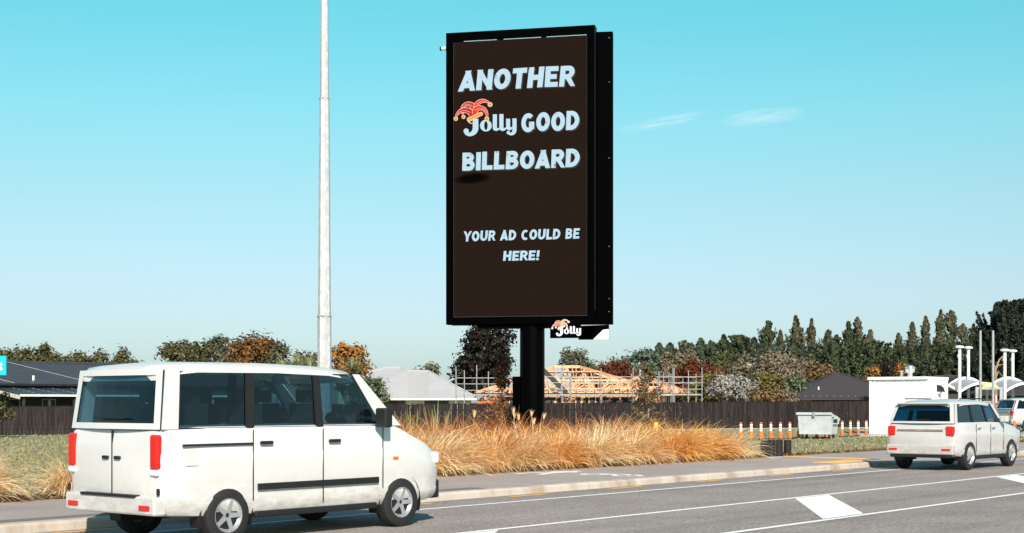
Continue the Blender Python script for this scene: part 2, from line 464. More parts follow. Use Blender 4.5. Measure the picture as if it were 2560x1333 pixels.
M['rubber'] = plain('black_rubber', (0.012, 0.012, 0.013), 0.75, var=0.2)
M['tyre'] = plain('tyre_rubber', (0.014, 0.014, 0.015), 0.8, var=0.2)
M['rim'] = plain('alloy_rim', (0.45, 0.46, 0.48), 0.35, 0.6, var=0.05)
M['trim_black'] = plain('black_trim_plastic', (0.010, 0.010, 0.011), 0.55, var=0.1)
M['interior'] = plain('grey_interior', (0.045, 0.048, 0.052), 0.9, var=0.2)
M['van_white'] = m_carpaint('white_van_paint', (0.60, 0.585, 0.575))
M['car_white'] = m_carpaint('white_car_paint', (0.50, 0.485, 0.48))
M['car_glass'] = m_glass('tinted_car_glass', (0.22, 0.36, 0.42))
M['car_glass2'] = m_glass('blue_car_glass', (0.04, 0.20, 0.30))
M['tail_red'] = plain('red_tail_lamp', (0.55, 0.015, 0.012), 0.15, var=0.05, spec=0.6)
M['lamp_clear'] = plain('clear_lamp', (0.75, 0.77, 0.80), 0.15, var=0.03, spec=0.6)
M['chrome'] = plain('chrome', (0.80, 0.80, 0.82), 0.12, 1.0, var=0.03)
M['plate'] = plain('number_plate', (0.80, 0.80, 0.78), 0.5, var=0.02)
M['dumpster'] = plain('galvanised_bin_steel', (0.48, 0.51, 0.525), 0.5, 0.1, var=0.2, scale=1.6)
M['bollard'] = plain('dark_stained_timber', (0.010, 0.008, 0.0075), 0.75, var=0.6, scale=3, stretch=(5, 5, 0.6))
M['yellow'] = plain('yellow_tag', (0.85, 0.60, 0.05), 0.5, var=0.05)
M['red_sign'] = plain('red_sign', (0.75, 0.05, 0.03), 0.5, var=0.05)
M['blue_box'] = plain('blue_box', (0.012, 0.07, 0.16), 0.5, var=0.1)
M['hazard'] = plain('orange_barrier', (0.85, 0.10, 0.01), 0.6, var=0.1)
M['steel_bright'] = plain('spun_steel', (0.72, 0.72, 0.72), 0.25, 0.85, var=0.1)

FOL = {
 'olive':   foliage('olive_leaves',  [(0.030,0.033,0.014),(0.083,0.077,0.030),(0.146,0.126,0.051)]),
 'olive2':  foliage('grey_olive_leaves', [(0.034,0.039,0.024),(0.089,0.091,0.052),(0.158,0.149,0.089)]),
 'copper':  foliage('copper_leaves', [(0.048,0.028,0.009),(0.145,0.065,0.017),(0.251,0.116,0.031)]),
 'autumn':  foliage('autumn_leaves', [(0.072,0.052,0.019),(0.268,0.114,0.022),(0.433,0.175,0.036)]),
 'rust':    foliage('rust_red_leaves', [(0.040,0.013,0.007),(0.120,0.031,0.011),(0.202,0.057,0.020)]),
 'dark': foliage('dark_brown_green_leaves', [(0.002,0.002,0.001),(0.007,0.005,0.003),(0.020,0.013,0.008),(0.075,0.045,0.026)], transl=0.05),
 'bluegreen': foliage('blue_green_leaves', [(0.036,0.053,0.040),(0.089,0.116,0.083),(0.160,0.184,0.131)]),
 'conifer': foliage('conifer_needles', [(0.018,0.026,0.015),(0.048,0.063,0.032),(0.104,0.115,0.054)], transl=0.1),
 'conifer2': foliage('conifer_blue_needles', [(0.021,0.033,0.024),(0.057,0.078,0.051),(0.106,0.129,0.083)], transl=0.1),
 'poplar':  foliage('tall_tree_leaves', [(0.035,0.039,0.023),(0.092,0.092,0.052),(0.172,0.155,0.086)]),
 'pine':    foliage('dark_pine_needles', [(0.006,0.010,0.007),(0.015,0.023,0.014),(0.036,0.045,0.023)], transl=0.08),
 'taupe':   foliage('taupe_leaves', [(0.077,0.060,0.039),(0.183,0.144,0.095),(0.280,0.226,0.155)]),
 'brown':   foliage('brown_leaves', [(0.064,0.038,0.017),(0.158,0.095,0.042),(0.243,0.153,0.074)]),
 'yellowgreen': foliage('yellow_green_leaves', [(0.050,0.046,0.012),(0.126,0.106,0.028),(0.217,0.171,0.052)]),
 'silver':  foliage('silver_leaves', [(0.124,0.118,0.107),(0.281,0.265,0.242),(0.450,0.417,0.383)]),
 'hedge':   foliage('hedge_leaves', [(0.046,0.062,0.031),(0.108,0.132,0.071),(0.186,0.201,0.115)]),
 'cordyline': foliage('cordyline_leaves', [(0.105,0.128,0.053),(0.255,0.270,0.128),(0.435,0.413,0.225)]),
 'deadleaf': foliage('dead_hanging_leaves', [(0.135,0.090,0.053),(0.285,0.195,0.120),(0.435,0.315,0.210)]),
 'tussock': foliage('tussock_blades', [(0.419,0.139,0.028),(0.765,0.328,0.075),(0.930,0.568,0.218),(0.930,0.834,0.493)], transl=0.35),
 'tussock_gold': foliage('golden_tussock_blades', [(0.504,0.184,0.030),(0.864,0.418,0.100),(0.930,0.662,0.280),(0.930,0.856,0.532)], transl=0.35),
 'tussock_red': foliage('red_tussock_blades', [(0.308,0.086,0.027),(0.551,0.182,0.061),(0.727,0.300,0.118),(0.837,0.452,0.224)], transl=0.35),
 'tussock_pale': foliage('pale_tussock_blades', [(0.552,0.308,0.120),(0.839,0.565,0.292),(0.930,0.761,0.479),(0.930,0.856,0.718)], transl=0.35),
 'youngtree': foliage('young_tree_leaves', [(0.070,0.050,0.022),(0.150,0.105,0.052),(0.250,0.175,0.095)]),
 'youngdark': foliage('russet_young_leaves', [(0.090,0.036,0.015),(0.195,0.083,0.030),(0.330,0.150,0.060)]),
 'flax':    foliage('flax_leaves', [(0.105,0.143,0.045),(0.210,0.255,0.083),(0.345,0.360,0.135)]),
 'flaxblue': foliage('blue_green_flax_leaves', [(0.045,0.090,0.090),(0.090,0.158,0.158),(0.165,0.240,0.232)]),
 'lawnblade': foliage('lawn_blades', [(0.172,0.182,0.088),(0.236,0.220,0.115),(0.333,0.270,0.162)]),
}

# ------------------------------------------------------------------ leafy geometry (numpy)
def np_mesh(name, verts, quads, rnd, mat):
    me = bpy.data.meshes.new(name)
    nv, nq, k = len(verts), len(quads), quads.shape[1]
    me.vertices.add(nv); me.vertices.foreach_set('co', verts.astype(np.float32).ravel())
    me.loops.add(nq * k); me.loops.foreach_set('vertex_index', quads.astype(np.int32).ravel())
    me.polygons.add(nq); me.polygons.foreach_set('loop_start', np.arange(0, nq * k, k, dtype=np.int32))
    me.polygons.foreach_set('loop_total', np.full(nq, k, dtype=np.int32))
    at_ = me.attributes.new('rnd', 'FLOAT', 'POINT'); at_.data.foreach_set('value', rnd.astype(np.float32))
    me.update(); me.validate()
    me.materials.append(mat)
    return me
def leaves(name, cen, size, rng, mat, out=None, aspect=1.7, rnd=None):
    """one small diamond leaf face at every centre"""
    n = len(cen)
    d = rng.normal(size=(n, 3))
    if out is not None: d = d * 0.50 + out * 1.0 + np.array([0, 0, 0.25])
    d /= np.linalg.norm(d, axis=1, keepdims=True) + 1e-9
    a = np.cross(d, rng.normal(size=(n, 3))); a /= np.linalg.norm(a, axis=1, keepdims=True) + 1e-9
    b = np.cross(d, a)
    s = size * rng.uniform(0.6, 1.35, (n, 1))
    a = a * s * 0.5 * aspect; b = b * s * 0.5
    v = np.stack([cen - a, cen - b * 0.9, cen + a, cen + b * 0.9], 1).reshape(-1, 3)
    q = np.arange(4 * n).reshape(n, 4)
    r = rng.uniform(0, 1, n) if rnd is None else np.clip(rnd, 0, 1)
    return np_mesh(name, v, q, np.repeat(r, 4), mat)

def crown_round(name, blobs, mat, rng, leaf=0.24, dens=1.0, clump=0.42, vertical=0.0):
    """broadleaf crown: clumps of leaves over the surface of a few uneven blobs"""
    C, O, RR = [], [], []
    for (cx, cy, cz, rx, ry, rz) in blobs:
        area = 4 * math.pi * ((rx*ry)**1.6/3 + (rx*rz)**1.6/3 + (ry*rz)**1.6/3) ** (1/1.6)
        nc = max(6, int(area * 1.9 / (clump / 0.42) ** 2))
        u = rng.normal(size=(nc, 3)); u /= np.linalg.norm(u, axis=1, keepdims=True)
        u[:, 2] = np.where(u[:, 2] < -0.55, -u[:, 2], u[:, 2])
        rr = rng.uniform(0.62, 1.06, (nc, 1))
        cc = np.array([cx, cy, cz]) + u * rr * np.array([rx, ry, rz])
        k = int(max(5, 0.30 * dens * clump * clump * 4 * math.pi / (leaf * leaf)))
        off = rng.normal(size=(nc, k, 3)); off *= clump * rng.uniform(0.55, 1.2, (nc, 1, 1)) * 0.55
        if vertical: off[:, :, 2] *= (1 + vertical)
        C.append((cc[:, None, :] + off).reshape(-1, 3))
        O.append(np.repeat(u, k, 0) * 0.7 + off.reshape(-1, 3) / clump * 0.6)
        RR.append(np.repeat(rng.uniform(-0.18, 0.18, nc), k))
        # inner fill so that the middle of the crown closes
        ni = int(nc * k * 0.25)
        w = rng.normal(size=(ni, 3)); w /= np.linalg.norm(w, axis=1, keepdims=True)
        C.append(np.array([cx, cy, cz]) + w * rng.uniform(0.2, 0.75, (ni, 1)) * np.array([rx, ry, rz])); O.append(w)
        RR.append(np.zeros(ni))
    C = np.concatenate(C); O = np.concatenate(O); RR = np.concatenate(RR)
    r = rng.uniform(0.1, 0.9, len(C)) + RR
    return leaves(name, C, leaf, rng, mat, O, rnd=r)

def crown_cone(name, H, Rb, mat, rng, leaf=0.22, z0=0.3, n=230, power=0.85, up=0.25, spread=0.5, per=34, tip=1.4):
    """conifer / columnar crown: sprays of needles along branches that shorten towards the tip"""
    h = rng.uniform(0, 1, n) ** 0.9
    h[:26] = np.linspace(0.80, 1.0, 26)
    az_ = rng.uniform(0, 2 * math.pi, n)
    rmax = Rb * (1 - h) ** power * rng.uniform(0.5, 1.25, n) + 0.03
    lob = 1 + 0.26 * np.sin(rng.integers(2, 4) * az_ + rng.uniform(0, 6.28)) + 0.22 * np.sin(5 * az_ + 9 * h + rng.uniform(0, 6.28))
    rmax = rmax * lob * (1 + 0.22 * np.sin(h * rng.uniform(14, 26) + rng.uniform(0, 6.28)))
    t = np.linspace(0.12, 1, per) ** 0.8
    rr = rmax[:, None] * t[None, :]
    zz = z0 + (H * .975 - z0) * h[:, None] + rr * up * (0.25 + 0.75 * t[None, :] ** 1.5)
    zz = np.minimum(zz, H - rr * 0.15)
    d = np.stack([np.cos(az_), np.sin(az_)], 1)
    C = np.stack([rr * d[:, 0:1], rr * d[:, 1:2], zz], 2)
    C += rng.normal(size=C.shape) * spread * (0.10 + 0.90 * (1 - h))[:, None, None] * (1.15 - 0.75 * t)[None, :, None] * np.array([1, 1, 0.8])
    O = np.repeat(np.concatenate([d, np.full((n, 1), 0.3)], 1)[:, None, :], per, 1).reshape(-1, 3)
    r = np.repeat(rng.uniform(-0.2, 0.2, n), per) + rng.uniform(0.1, 0.9, n * per)
    return leaves(name, C.reshape(-1, 3), leaf, rng, mat, O, aspect=2.3, rnd=r)

def blades(name, n, rng, mat, L=(0.7, 1.2), base=0.14, lean=(8, 60), droop=75, width=0.013, seg=5, taper=0.85, wind=(0, 0), twist=1.0):
    """arching strap leaves from one base"""
    azm = rng.uniform(0, 2 * math.pi, n); r0 = base * np.sqrt(rng.uniform(0, 1, n))
    p = np.stack([r0 * np.cos(azm), r0 * np.sin(azm), np.zeros(n)], 1)
    a0 = np.radians(rng.uniform(lean[0], lean[1], n)); azm = azm + rng.normal(0, 0.5, n)
    ln = rng.uniform(L[0], L[1], n); dr = np.radians(droop * rng.uniform(0.5, 1.35, n))
    hd = np.stack([np.cos(azm), np.sin(azm)], 1) + np.array(wind) * rng.uniform(0.3, 1.3, (n, 1))
    hd /= np.linalg.norm(hd, axis=1, keepdims=True) + 1e-9
    side = np.stack([-hd[:, 1], hd[:, 0], rng.normal(0, 0.35, n) * twist], 1)
    side /= np.linalg.norm(side, axis=1, keepdims=True)
    V = []
    for k in range(seg + 1):
        t = k / seg
        w = width * (1 - t ** 1.6 * taper) * rng.uniform(0.8, 1.2, n)
        V.append(p + side * w[:, None] * 0.5); V.append(p - side * w[:, None] * 0.5)
        a = a0 + dr * t ** 1.4
        step = (ln / seg)[:, None]
        p = p + step * np.concatenate([hd * np.sin(a)[:, None], np.cos(a)[:, None]], 1)
        p[:, 2] = np.maximum(p[:, 2], 0.02)
    V = np.stack(V, 1)          # n, 2(seg+1), 3
    m = 2 * (seg + 1)
    q = np.array([[2*k, 2*k+1, 2*k+3, 2*k+2] for k in range(seg)])
    Q = (np.arange(n)[:, None, None] * m + q[None]).reshape(-1, 4)
    r = np.repeat(rng.uniform(0, 1, n), m)
    return np_mesh(name, V.reshape(-1, 3), Q, r, mat)

def trunk_mesh(H, r, rng, lean=0.0, limbs=4, r_top=0.35, mat=None):
    m = MB()
    pts = [(lean * (k/5) * H * 0.2 + rng.normal(0, 0.03) * (k > 0), rng.normal(0, 0.03) * (k > 0), H * k / 5) for k in range(6)]
    m.path(pts, [r * (1.25 if k == 0 else 1 - (1 - r_top) * k / 5) for k in range(6)], 8)
    for i in range(limbs):
        a = 2 * math.pi * i / max(1, limbs) + rng.uniform(-.4, .4); z = H * rng.uniform(0.55, 0.95); l = H * rng.uniform(0.35, 0.6)
        b = Vector(pts[min(5, int(z / H * 5))]); b.z = z
        e = b + Vector((math.cos(a) * l * 0.6, math.sin(a) * l * 0.6, l * 0.8))
        m.path([b, (b + e) / 2 + Vector((0, 0, -0.05 * l)), e], [r * 0.5, r * 0.34, r * 0.12], 6)
    return m

# ------------------------------------------------------------------ the setting
KERB_T0, KERB_T1 = 16.6, 16.86
PATH_T = 20.35
def struct(o): o['kind'] = 'structure'; return o
def sheet(name, s0, s1, t0, t1, z, mat, parent=None):
    m = MB().poly([R(s0, t0, z), R(s1, t0, z), R(s1, t1, z), R(s0, t1, z)])
    o = m.build(name, mat, parent)
    return o
struct(MB().poly([(-1500, -400, -0.06), (1500, -400, -0.06), (1500, 2400, -0.06), (-1500, 2400, -0.06)]).build('ground', M['lawn']))
road = struct(sheet('road', -120, 500, -8, KERB_T0, 0.0, M['asphalt']))
GZ = 0.12
lm = MB()
lm.poly([R(-150, PATH_T, GZ), R(600, PATH_T, GZ), R(600, 500, GZ), R(-150, 500, GZ)])
struct(lm.build('lawn', M['lawn']))
pathm = MB()
RAMP0, RAMP1, RAMP2, RAMP3 = 35.2, 36.6, 41.5, 43.0
for s0, s1 in ((-120, RAMP0), (RAMP3, 500)):
    pathm.poly([R(s0, KERB_T1, 0.13), R(s1, KERB_T1, 0.13), R(s1, PATH_T + .02, 0.13), R(s0, PATH_T + .02, 0.13)])
pathm.poly([R(RAMP0, KERB_T1, 0.13), R(RAMP1, KERB_T1, 0.03), R(RAMP1, PATH_T + .02, 0.13), R(RAMP0, PATH_T + .02, 0.13)])
pathm.poly([R(RAMP1, KERB_T1, 0.03), R(RAMP2, KERB_T1, 0.03), R(RAMP2, PATH_T + .02, 0.13), R(RAMP1, PATH_T + .02, 0.13)])
pathm.poly([R(RAMP2, KERB_T1, 0.03), R(RAMP3, KERB_T1, 0.13), R(RAMP3, PATH_T + .02, 0.13), R(RAMP2, PATH_T + .02, 0.13)])
path = struct(pathm.build('path', M['path']))
# darker re-laid asphalt strip of the path beside the kerb
sheet('repair_strip', -20, 19.5, KERB_T1 + 0.02, KERB_T1 + 0.42, 0.134, M['patch'], path)
# edge of the path, soil of the planting bed
struct(sheet('planting_bed', 4, 36.2, PATH_T + 0.03, 25.8, GZ + 0.006, M['soil']))
# kerb: a row of concrete lengths with open joints
kerb = bpy.data.objects.new('kerb', None); COL.objects.link(kerb); kerb['kind'] = 'structure'
def kerb_piece(s0, s1, z0, z1):
    m = MB(); rings = []
    for s, z in ((s0 + .008, z0), (s1 - .008, z1)):
        rings.append([R(s, KERB_T0, -0.05), R(s, KERB_T0 + .012, max(0.012, z - .035)), R(s, KERB_T0 + .05, z), R(s, KERB_T1, z + .004), R(s, KERB_T1, -0.05)])
    m.loft(rings)
    return fixnormals(m.build('kerb_stone', M['kerb'], kerb))
s = -8.0
while s < RAMP0 - 0.1:
    e = min(s + 4.32, RAMP0); kerb_piece(s, e, 0.13, 0.13); s = e
kerb_piece(RAMP0, RAMP1, 0.13, 0.025); kerb_piece(RAMP1, RAMP2, 0.025, 0.025); kerb_piece(RAMP2, RAMP3, 0.025, 0.13)
s = RAMP3
while s < 90: kerb_piece(s, s + 4.32, 0.13, 0.13); s += 4.32
# road markings
def line(name, s0, s1, t, w, mat, z=0.004): return sheet(name, s0, s1, t - w / 2, t + w / 2, z, mat, road)
line('edge_line', -40, 300, 15.48, 0.11, M['white_paint'])
line('lane_line', -40, 300, 12.30, 0.12, M['white_paint'])
line('lane_line', -40, 300, 9.66, 0.12, M['white_paint'])
# diagonal bars of the flush median
def gpt(px, py, z=0.0):
    Y = F * (EYE - z) / (py - HZ); return at(px, Y, z)
bar_px = [(1968, 1246), (2064, 1237.5), (2168, 1285), (2064, 1298.5)]
bar = [gpt(*p) for p in bar_px]
s_of = lambda v: v.x * DX + v.y * DY
ss = [s_of(v) for v in bar]
for k in range(-2, 6):
    d = k * 9.3
    MB().poly([R(ss[0] + d, 12.2, 0.0045), R(ss[1] + d, 12.2, 0.0045), R(ss[2] + d, 9.76, 0.0045), R(ss[3] + d, 9.76, 0.0045)]).build('median_bar', M['white_paint'], road)
for k in range(-3, 26):
    s0 = 19.5 + k * 3.08
    if RAMP0 - 0.2 < s0 < RAMP2: continue
    sheet('yellow_dash', s0, s0 + 1.05, 16.27, 16.40, 0.004, M['yellow_paint'], road)
# yellow tactile strip leading to the crossing
pa, pb = gpt(1948, 1141, .13), gpt(2195, 1149, .13)
def ribbon2(p, q, w, z):
    d = (q - p).normalized(); nn = Vector((-d.y, d.x, 0)) * w / 2
    return [Vector((*(p + nn).xy, z)), Vector((*(p - nn).xy, z)), Vector((*(q - nn).xy, z)), Vector((*(q + nn).xy, z))]
def tile(p, q, w):
    b = ribbon2(p, q, w, 0.1335)
    return MB().prism(b, (0, 0, 0.010)).build('tactile_paver', M['tactile'], path)
npv = 16
for i in range(npv):
    a = pa.lerp(pb, i / npv); b = pa.lerp(pb, (i + 0.965) / npv)
    fixnormals(tile(a, b, 0.32))
for i in range(6):
    for j in range(2):
        s0 = RAMP0 - 2.0 + i * 0.32; t0 = KERB_T1 + 0.12 + j * 0.32
        fixnormals(MB().prism([R(s0, t0, .1335), R(s0 + .31, t0, .1335), R(s0 + .31, t0 + .31, .1335), R(s0, t0 + .31, .1335)], (0, 0, .010)).build('tactile_paver', M['tactile'], path))
# pedestrian and cycle symbols painted on the shared path (flat paint)
def flat_stroke(m, pts, w, z):
    for a, b in zip(pts[:-1], pts[1:]):
        m.poly(ribbon2(a, b, w, z))
def sym(s, t, u, v, k=1.0): return R(s + u * k, t + v * k)
pm = MB(); S0, T0 = 26.55, 19.35
def disc(m, s, t, r, z, n=14, inner=None):
    P = [R(s + r * math.cos(2*math.pi*i/n), t + r * math.sin(2*math.pi*i/n), z) for i in range(n)]
    if inner is None: m.poly(P)
    else:
        Q = [R(s + inner * math.cos(2*math.pi*i/n), t + inner * math.sin(2*math.pi*i/n), z) for i in range(n)]
        for i in range(n): m.poly([P[i], P[(i+1) % n], Q[(i+1) % n], Q[i]])
ZP = 0.1345
S0, T0 = s_of(gpt(1400, 1181, .13)), gpt(1400, 1181, .13).dot(Vector((NX, NY, 0)))
disc(pm, S0 + 0.65, T0, 0.13, ZP)
flat_stroke(pm, [R(S0 + .48, T0), R(S0 - .2, T0)], 0.42, ZP)
flat_stroke(pm, [R(S0 - .15, T0 + .06), R(S0 - .75, T0 + .28), R(S0 - 1.2, T0 + .30)], 0.20, ZP + .0012)
flat_stroke(pm, [R(S0 - .15, T0 - .06), R(S0 - .75, T0 - .18), R(S0 - 1.15, T0 - .34)], 0.20, ZP + .0012)
flat_stroke(pm, [R(S0 + .42, T0 + .08), R(S0 + .05, T0 + .33)], 0.16, ZP + .0012)
flat_stroke(pm, [R(S0 + .42, T0 - .08), R(S0 + .05, T0 - .33)], 0.16, ZP + .0012)
pm.build('pedestrian_symbol', M['white_paint'], path)
cm = MB(); S1, T1 = s_of(gpt(1528, 1188, .13)), gpt(1528, 1188, .13).dot(Vector((NX, NY, 0)))
disc(cm, S1, T1 + .42, 0.36, ZP, 20, 0.22); disc(cm, S1, T1 - .42, 0.36, ZP, 20, 0.22)
for a, b in (((0, .42), (.42, .12)), ((.42, .12), (.40, -.30)), ((.40, -.30), (0, .02)), ((0, .02), (.42, .12)), ((0, .02), (0, .42)), ((0, -.42), (.40, -.30)), ((.40, -.30), (.55, -.36)), ((.42, .12), (.52, .18))):
    flat_stroke(cm, [R(S1 + a[0], T1 + a[1]), R(S1 + b[0], T1 + b[1])], 0.11, ZP + .0012)
cm.build('bicycle_symbol', M['white_paint'], path)
# pale concrete apron round the shed and along the forecourt, strip at the foot of the fence
apron = MB().prism([at(2150, 65.5, GZ), at(2900, 66.5, GZ), at(2900, 95, GZ), at(2150, 80, GZ)], (0, 0, 0.03))
struct(fixnormals(apron.build('concrete_apron', M['concrete'])))

# ------------------------------------------------------------------ billboard
TH = math.atan2(0.9, 4.18)
cT, sT = math.cos(TH), math.sin(TH)
FACE_C = Vector((0.213, 40.0, 0))
FW, FZ0, FZ1 = 4.276, 3.90, 12.19
POLE = Vector((0.575, 40.36, 0))
bb = thing('digital_billboard', 'tall black portrait digital billboard on a single thick black post', 'billboard', (POLE.x, POLE.y, GZ), -TH)
def to_local(w): 
    d = Vector(w) - bb.location
    return Vector((d.x * cT - d.y * sT, d.x * sT + d.y * cT, d.z))
fc = to_local(FACE_C)                    # centre of the front plane in local x, y
XL, XR, YF = fc.x - FW / 2, fc.x + FW / 2, fc.y
zl = lambda z: z - GZ
def face(px, py, off=0.0):
    """where the photo's pixel meets the sign's front plane, in the billboard's own coordinates"""
    a, b = (px - 1280) / F, (HZ - py) / F
    n = Vector((-sT, -cT, 0)); d = Vector((a, 1, b)); C = FACE_C + n * off
    k = C.dot(n) / d.dot(n)
    w = d * k; w.z += EYE
    return to_local(w)
SCR = dict(l=face(1133, 400).x, r=face(1467.5, 400).x, b=face(1300, 791.5).z, t=face(1300, 93.5).z)
D = 0.34
fr = MB()
fr.box(XL, SCR['l'], YF, YF + D, zl(FZ0), zl(FZ1)); fr.box(SCR['r'], XR, YF, YF + D, zl(FZ0), zl(FZ1))
fr.box(SCR['l'], SCR['r'], YF, YF + D, SCR['t'], zl(FZ1)); fr.box(SCR['l'], SCR['r'], YF, YF + D, zl(FZ0), SCR['b'])
fr.box(SCR['l'], SCR['r'], YF + 0.10, YF + D - .01, SCR['b'], SCR['t'])
frame = fr.build('frame', M['black'], bb)
MB().box(XR - .004, XR + .012, YF - .012, YF + .05, zl(FZ0) + .35, zl(FZ1) - .02).build('edge_highlight', M['black_edge'], frame)  # bluish strip colours in the highlight along the front right corner
scr = MB().poly([(SCR['l'], YF + .03, SCR['b']), (SCR['r'], YF + .03, SCR['b']), (SCR['r'], YF + .03, SCR['t'] - .03), (SCR['l'], YF + .03, SCR['t'] - .03)]).build('screen', M['screen'], bb)
# pale strips paint in sky glimpsed over the screen; dark trim along its edges
wS = SCR['r'] - SCR['l']
for a, b in ((0.08, 0.33), (0.38, 0.66), (0.70, 0.995)):
    MB().box(SCR['l'] + wS*a, SCR['l'] + wS*b, YF + .022, YF + .05, SCR['t'] - .034, SCR['t'] - .012).build('screen_edge_strip', M['sky_gap'], scr)
for x in (SCR['l'] + .006, SCR['r'] - .012):
    MB().box(x, x + .005, YF + .024, YF + .03, SCR['b'], SCR['t'] - .04).build('screen_edge_strip', M['roof_dark'], scr)
MB().box(SCR['l'], SCR['r'], YF + .024, YF + .029, SCR['b'] + .004, SCR['b'] + .010).build('screen_edge_strip', M['roof_dark'], scr)

# --- lettering
def cat(pts, n=8):
    P = [np.array(p, float) for p in pts]; P = [2*P[0]-P[1]] + P + [2*P[-1]-P[-2]]; out = []
    for i in range(1, len(P) - 2):
        for k in range(n):
            t = k / n
            out.append(0.5*((2*P[i]) + (-P[i-1]+P[i+1])*t + (2*P[i-1]-5*P[i]+4*P[i+1]-P[i+2])*t*t + (-P[i-1]+3*P[i]-3*P[i+1]+P[i+2])*t**3))
    out.append(P[-2]); return out
def arc(cx, cy, rx, ry, a0, a1, n=14): return [(cx + rx*math.cos(rad(a0 + (a1-a0)*k/n)), cy + ry*math.sin(rad(a0 + (a1-a0)*k/n))) for k in range(n + 1)]
# capitals as thick strokes on a unit-high grid: width, stroke, straight strokes, curved strokes
CAPS = {
 'A': (.74, .25, [[(.115, 0), (.37, 1.0)], [(.37, 1.0), (.625, 0)], [(.2, .27), (.54, .27)]], []),
 'N': (.74, .25, [[(.125, 0), (.125, 1)], [(.615, 0), (.615, 1)], [(.13, .94), (.61, .06)]], []),
 'O': (.76, .25, [], [arc(.38, .5, .255, .375, 0, 360, 26)]),
 'T': (.66, .25, [[(0, .875), (.66, .875)], [(.33, 0), (.33, .9)]], []),
 'H': (.72, .25, [[(.125, 0), (.125, 1)], [(.595, 0), (.595, 1)], [(.13, .5), (.59, .5)]], []),
 'E': (.60, .235, [[(.12, 0), (.12, 1)], [(.1, .882), (.59, .882)], [(.1, .5), (.53, .5)], [(.1, .118), (.60, .118)]], []),
 'R': (.68, .235, [[(.12, 0), (.12, 1)], [(.36, .44), (.575, 0)]], [[(.1, .882), (.33, .882), (.47, .85), (.545, .70), (.47, .53), (.33, .475), (.1, .475)]]),
 'G': (.76, .24, [[(.43, .43), (.72, .43)], [(.61, .45), (.61, .16)]], [arc(.38, .5, .258, .38, 48, 318, 18)]),
 'D': (.72, .245, [[(.122, 0), (.122, 1)]], [[(.1, .878), (.30, .878), (.47, .80), (.585, .60), (.585, .40), (.47, .20), (.30, .122), (.1, .122)]]),
 'B': (.66, .225, [[(.115, 0), (.115, 1)]], [[(.1, .888), (.34, .888), (.465, .83), (.50, .725), (.44, .60), (.30, .555), (.1, .555)], [(.1, .48), (.36, .48), (.50, .42), (.55, .295), (.48, .155), (.34, .112), (.1, .112)]]),
 'I': (.25, .25, [[(.125, 0), (.125, 1)]], []),
 'L': (.56, .245, [[(.122, 0), (.122, 1)], [(.1, .122), (.56, .122)]], []),
 'Y': (.70, .25, [[(.10, 1), (.35, .45)], [(.60, 1), (.35, .45)], [(.35, .52), (.35, 0)]], []),
 'U': (.72, .245, [], [[(.122, 1), (.122, .75), (.122, .38), (.20, .19), (.36, .122), (.52, .19), (.598, .38), (.598, .75), (.598, 1)]]),
 'C': (.70, .24, [], [arc(.38, .5, .258, .38, 50, 310, 18)]),
 '!': (.26, .24, [[(.15, 1), (.13, .34)], [(.12, .0), (.12, .23)]], []),
}
def text_geo(txt, bold=0.0, shear=0.12, gap=.075):
    rj = random.Random(len(txt) * 7 + 3); V, Fc, G = [], [], []; x = 0.0
    for ch in txt:
        if ch == ' ': x += .42; continue
        w, st, straight, curved = CAPS[ch]; st += bold
        rot = rj.uniform(-.022, .022); dy = rj.uniform(-.018, .018)
        def put(q):
            b = len(V)
            for (px_, py_) in q:
                py_ = min(1.0, max(0.0, py_))
                V.append((x + px_ + (py_ - .5) * (rot + shear), py_ + (px_ - w/2) * rot + dy))
            Fc.append(tuple(range(b, b + len(q))))
        for a, b in straight:
            a, b = np.array(a, float), np.array(b, float); d = (b - a) / np.linalg.norm(b - a); n_ = np.array([-d[1], d[0]]) * st / 2
            slant = abs(d[0]) > .05 and abs(d[1]) > .05
            if slant: a, b = a - d * .12, b + d * .12
            put([a + n_, b + n_, b - n_, a - n_])
        for c in curved:
            C = cat(c, 4); L_, R_ = [], []
            closed = np.linalg.norm(np.array(c[0]) - np.array(c[-1])) < 1e-6
            for k, p in enumerate(C):
                pa_, pb_ = C[k-1 if k else (-2 if closed else 0)], C[k+1 if k < len(C)-1 else (1 if closed else k)]
                d = pb_ - pa_; d = d / (np.linalg.norm(d) + 1e-9); n_ = np.array([-d[1], d[0]]) * st / 2
                L_.append(p + n_); R_.append(p - n_)
            for k in range(len(C) - 1): put([L_[k], L_[k+1], R_[k+1], R_[k]])
        G.append(len(Fc)); x += w + gap
    v = np.array(V); v -= v.min(0); v /= v.max(0)
    return v, [Fc[(G[q-1] if q else 0):G[q]] for q in range(len(G))]
def put_text(txt, ll, ur, ll2, mat, name, bold, shear, dep, dxy=(0, 0), jitter=0):
    """ll / ur: photo pixels of the lower-left and upper-right corners"""
    a = face(*ll); b = face(*ur)
    v, letters = text_geo(txt, bold, shear)
    P = [(a.x + (b.x - a.x) * x + dxy[0], YF + .03 - dep, a.z + (b.z - a.z) * y + dxy[1]) for x, y in v]
    for fs in letters:                   # every letter is a piece of its own
        m = MB()
        for q in fs: m.poly([P[k] for k in q])
        m.build(name, mat, scr)
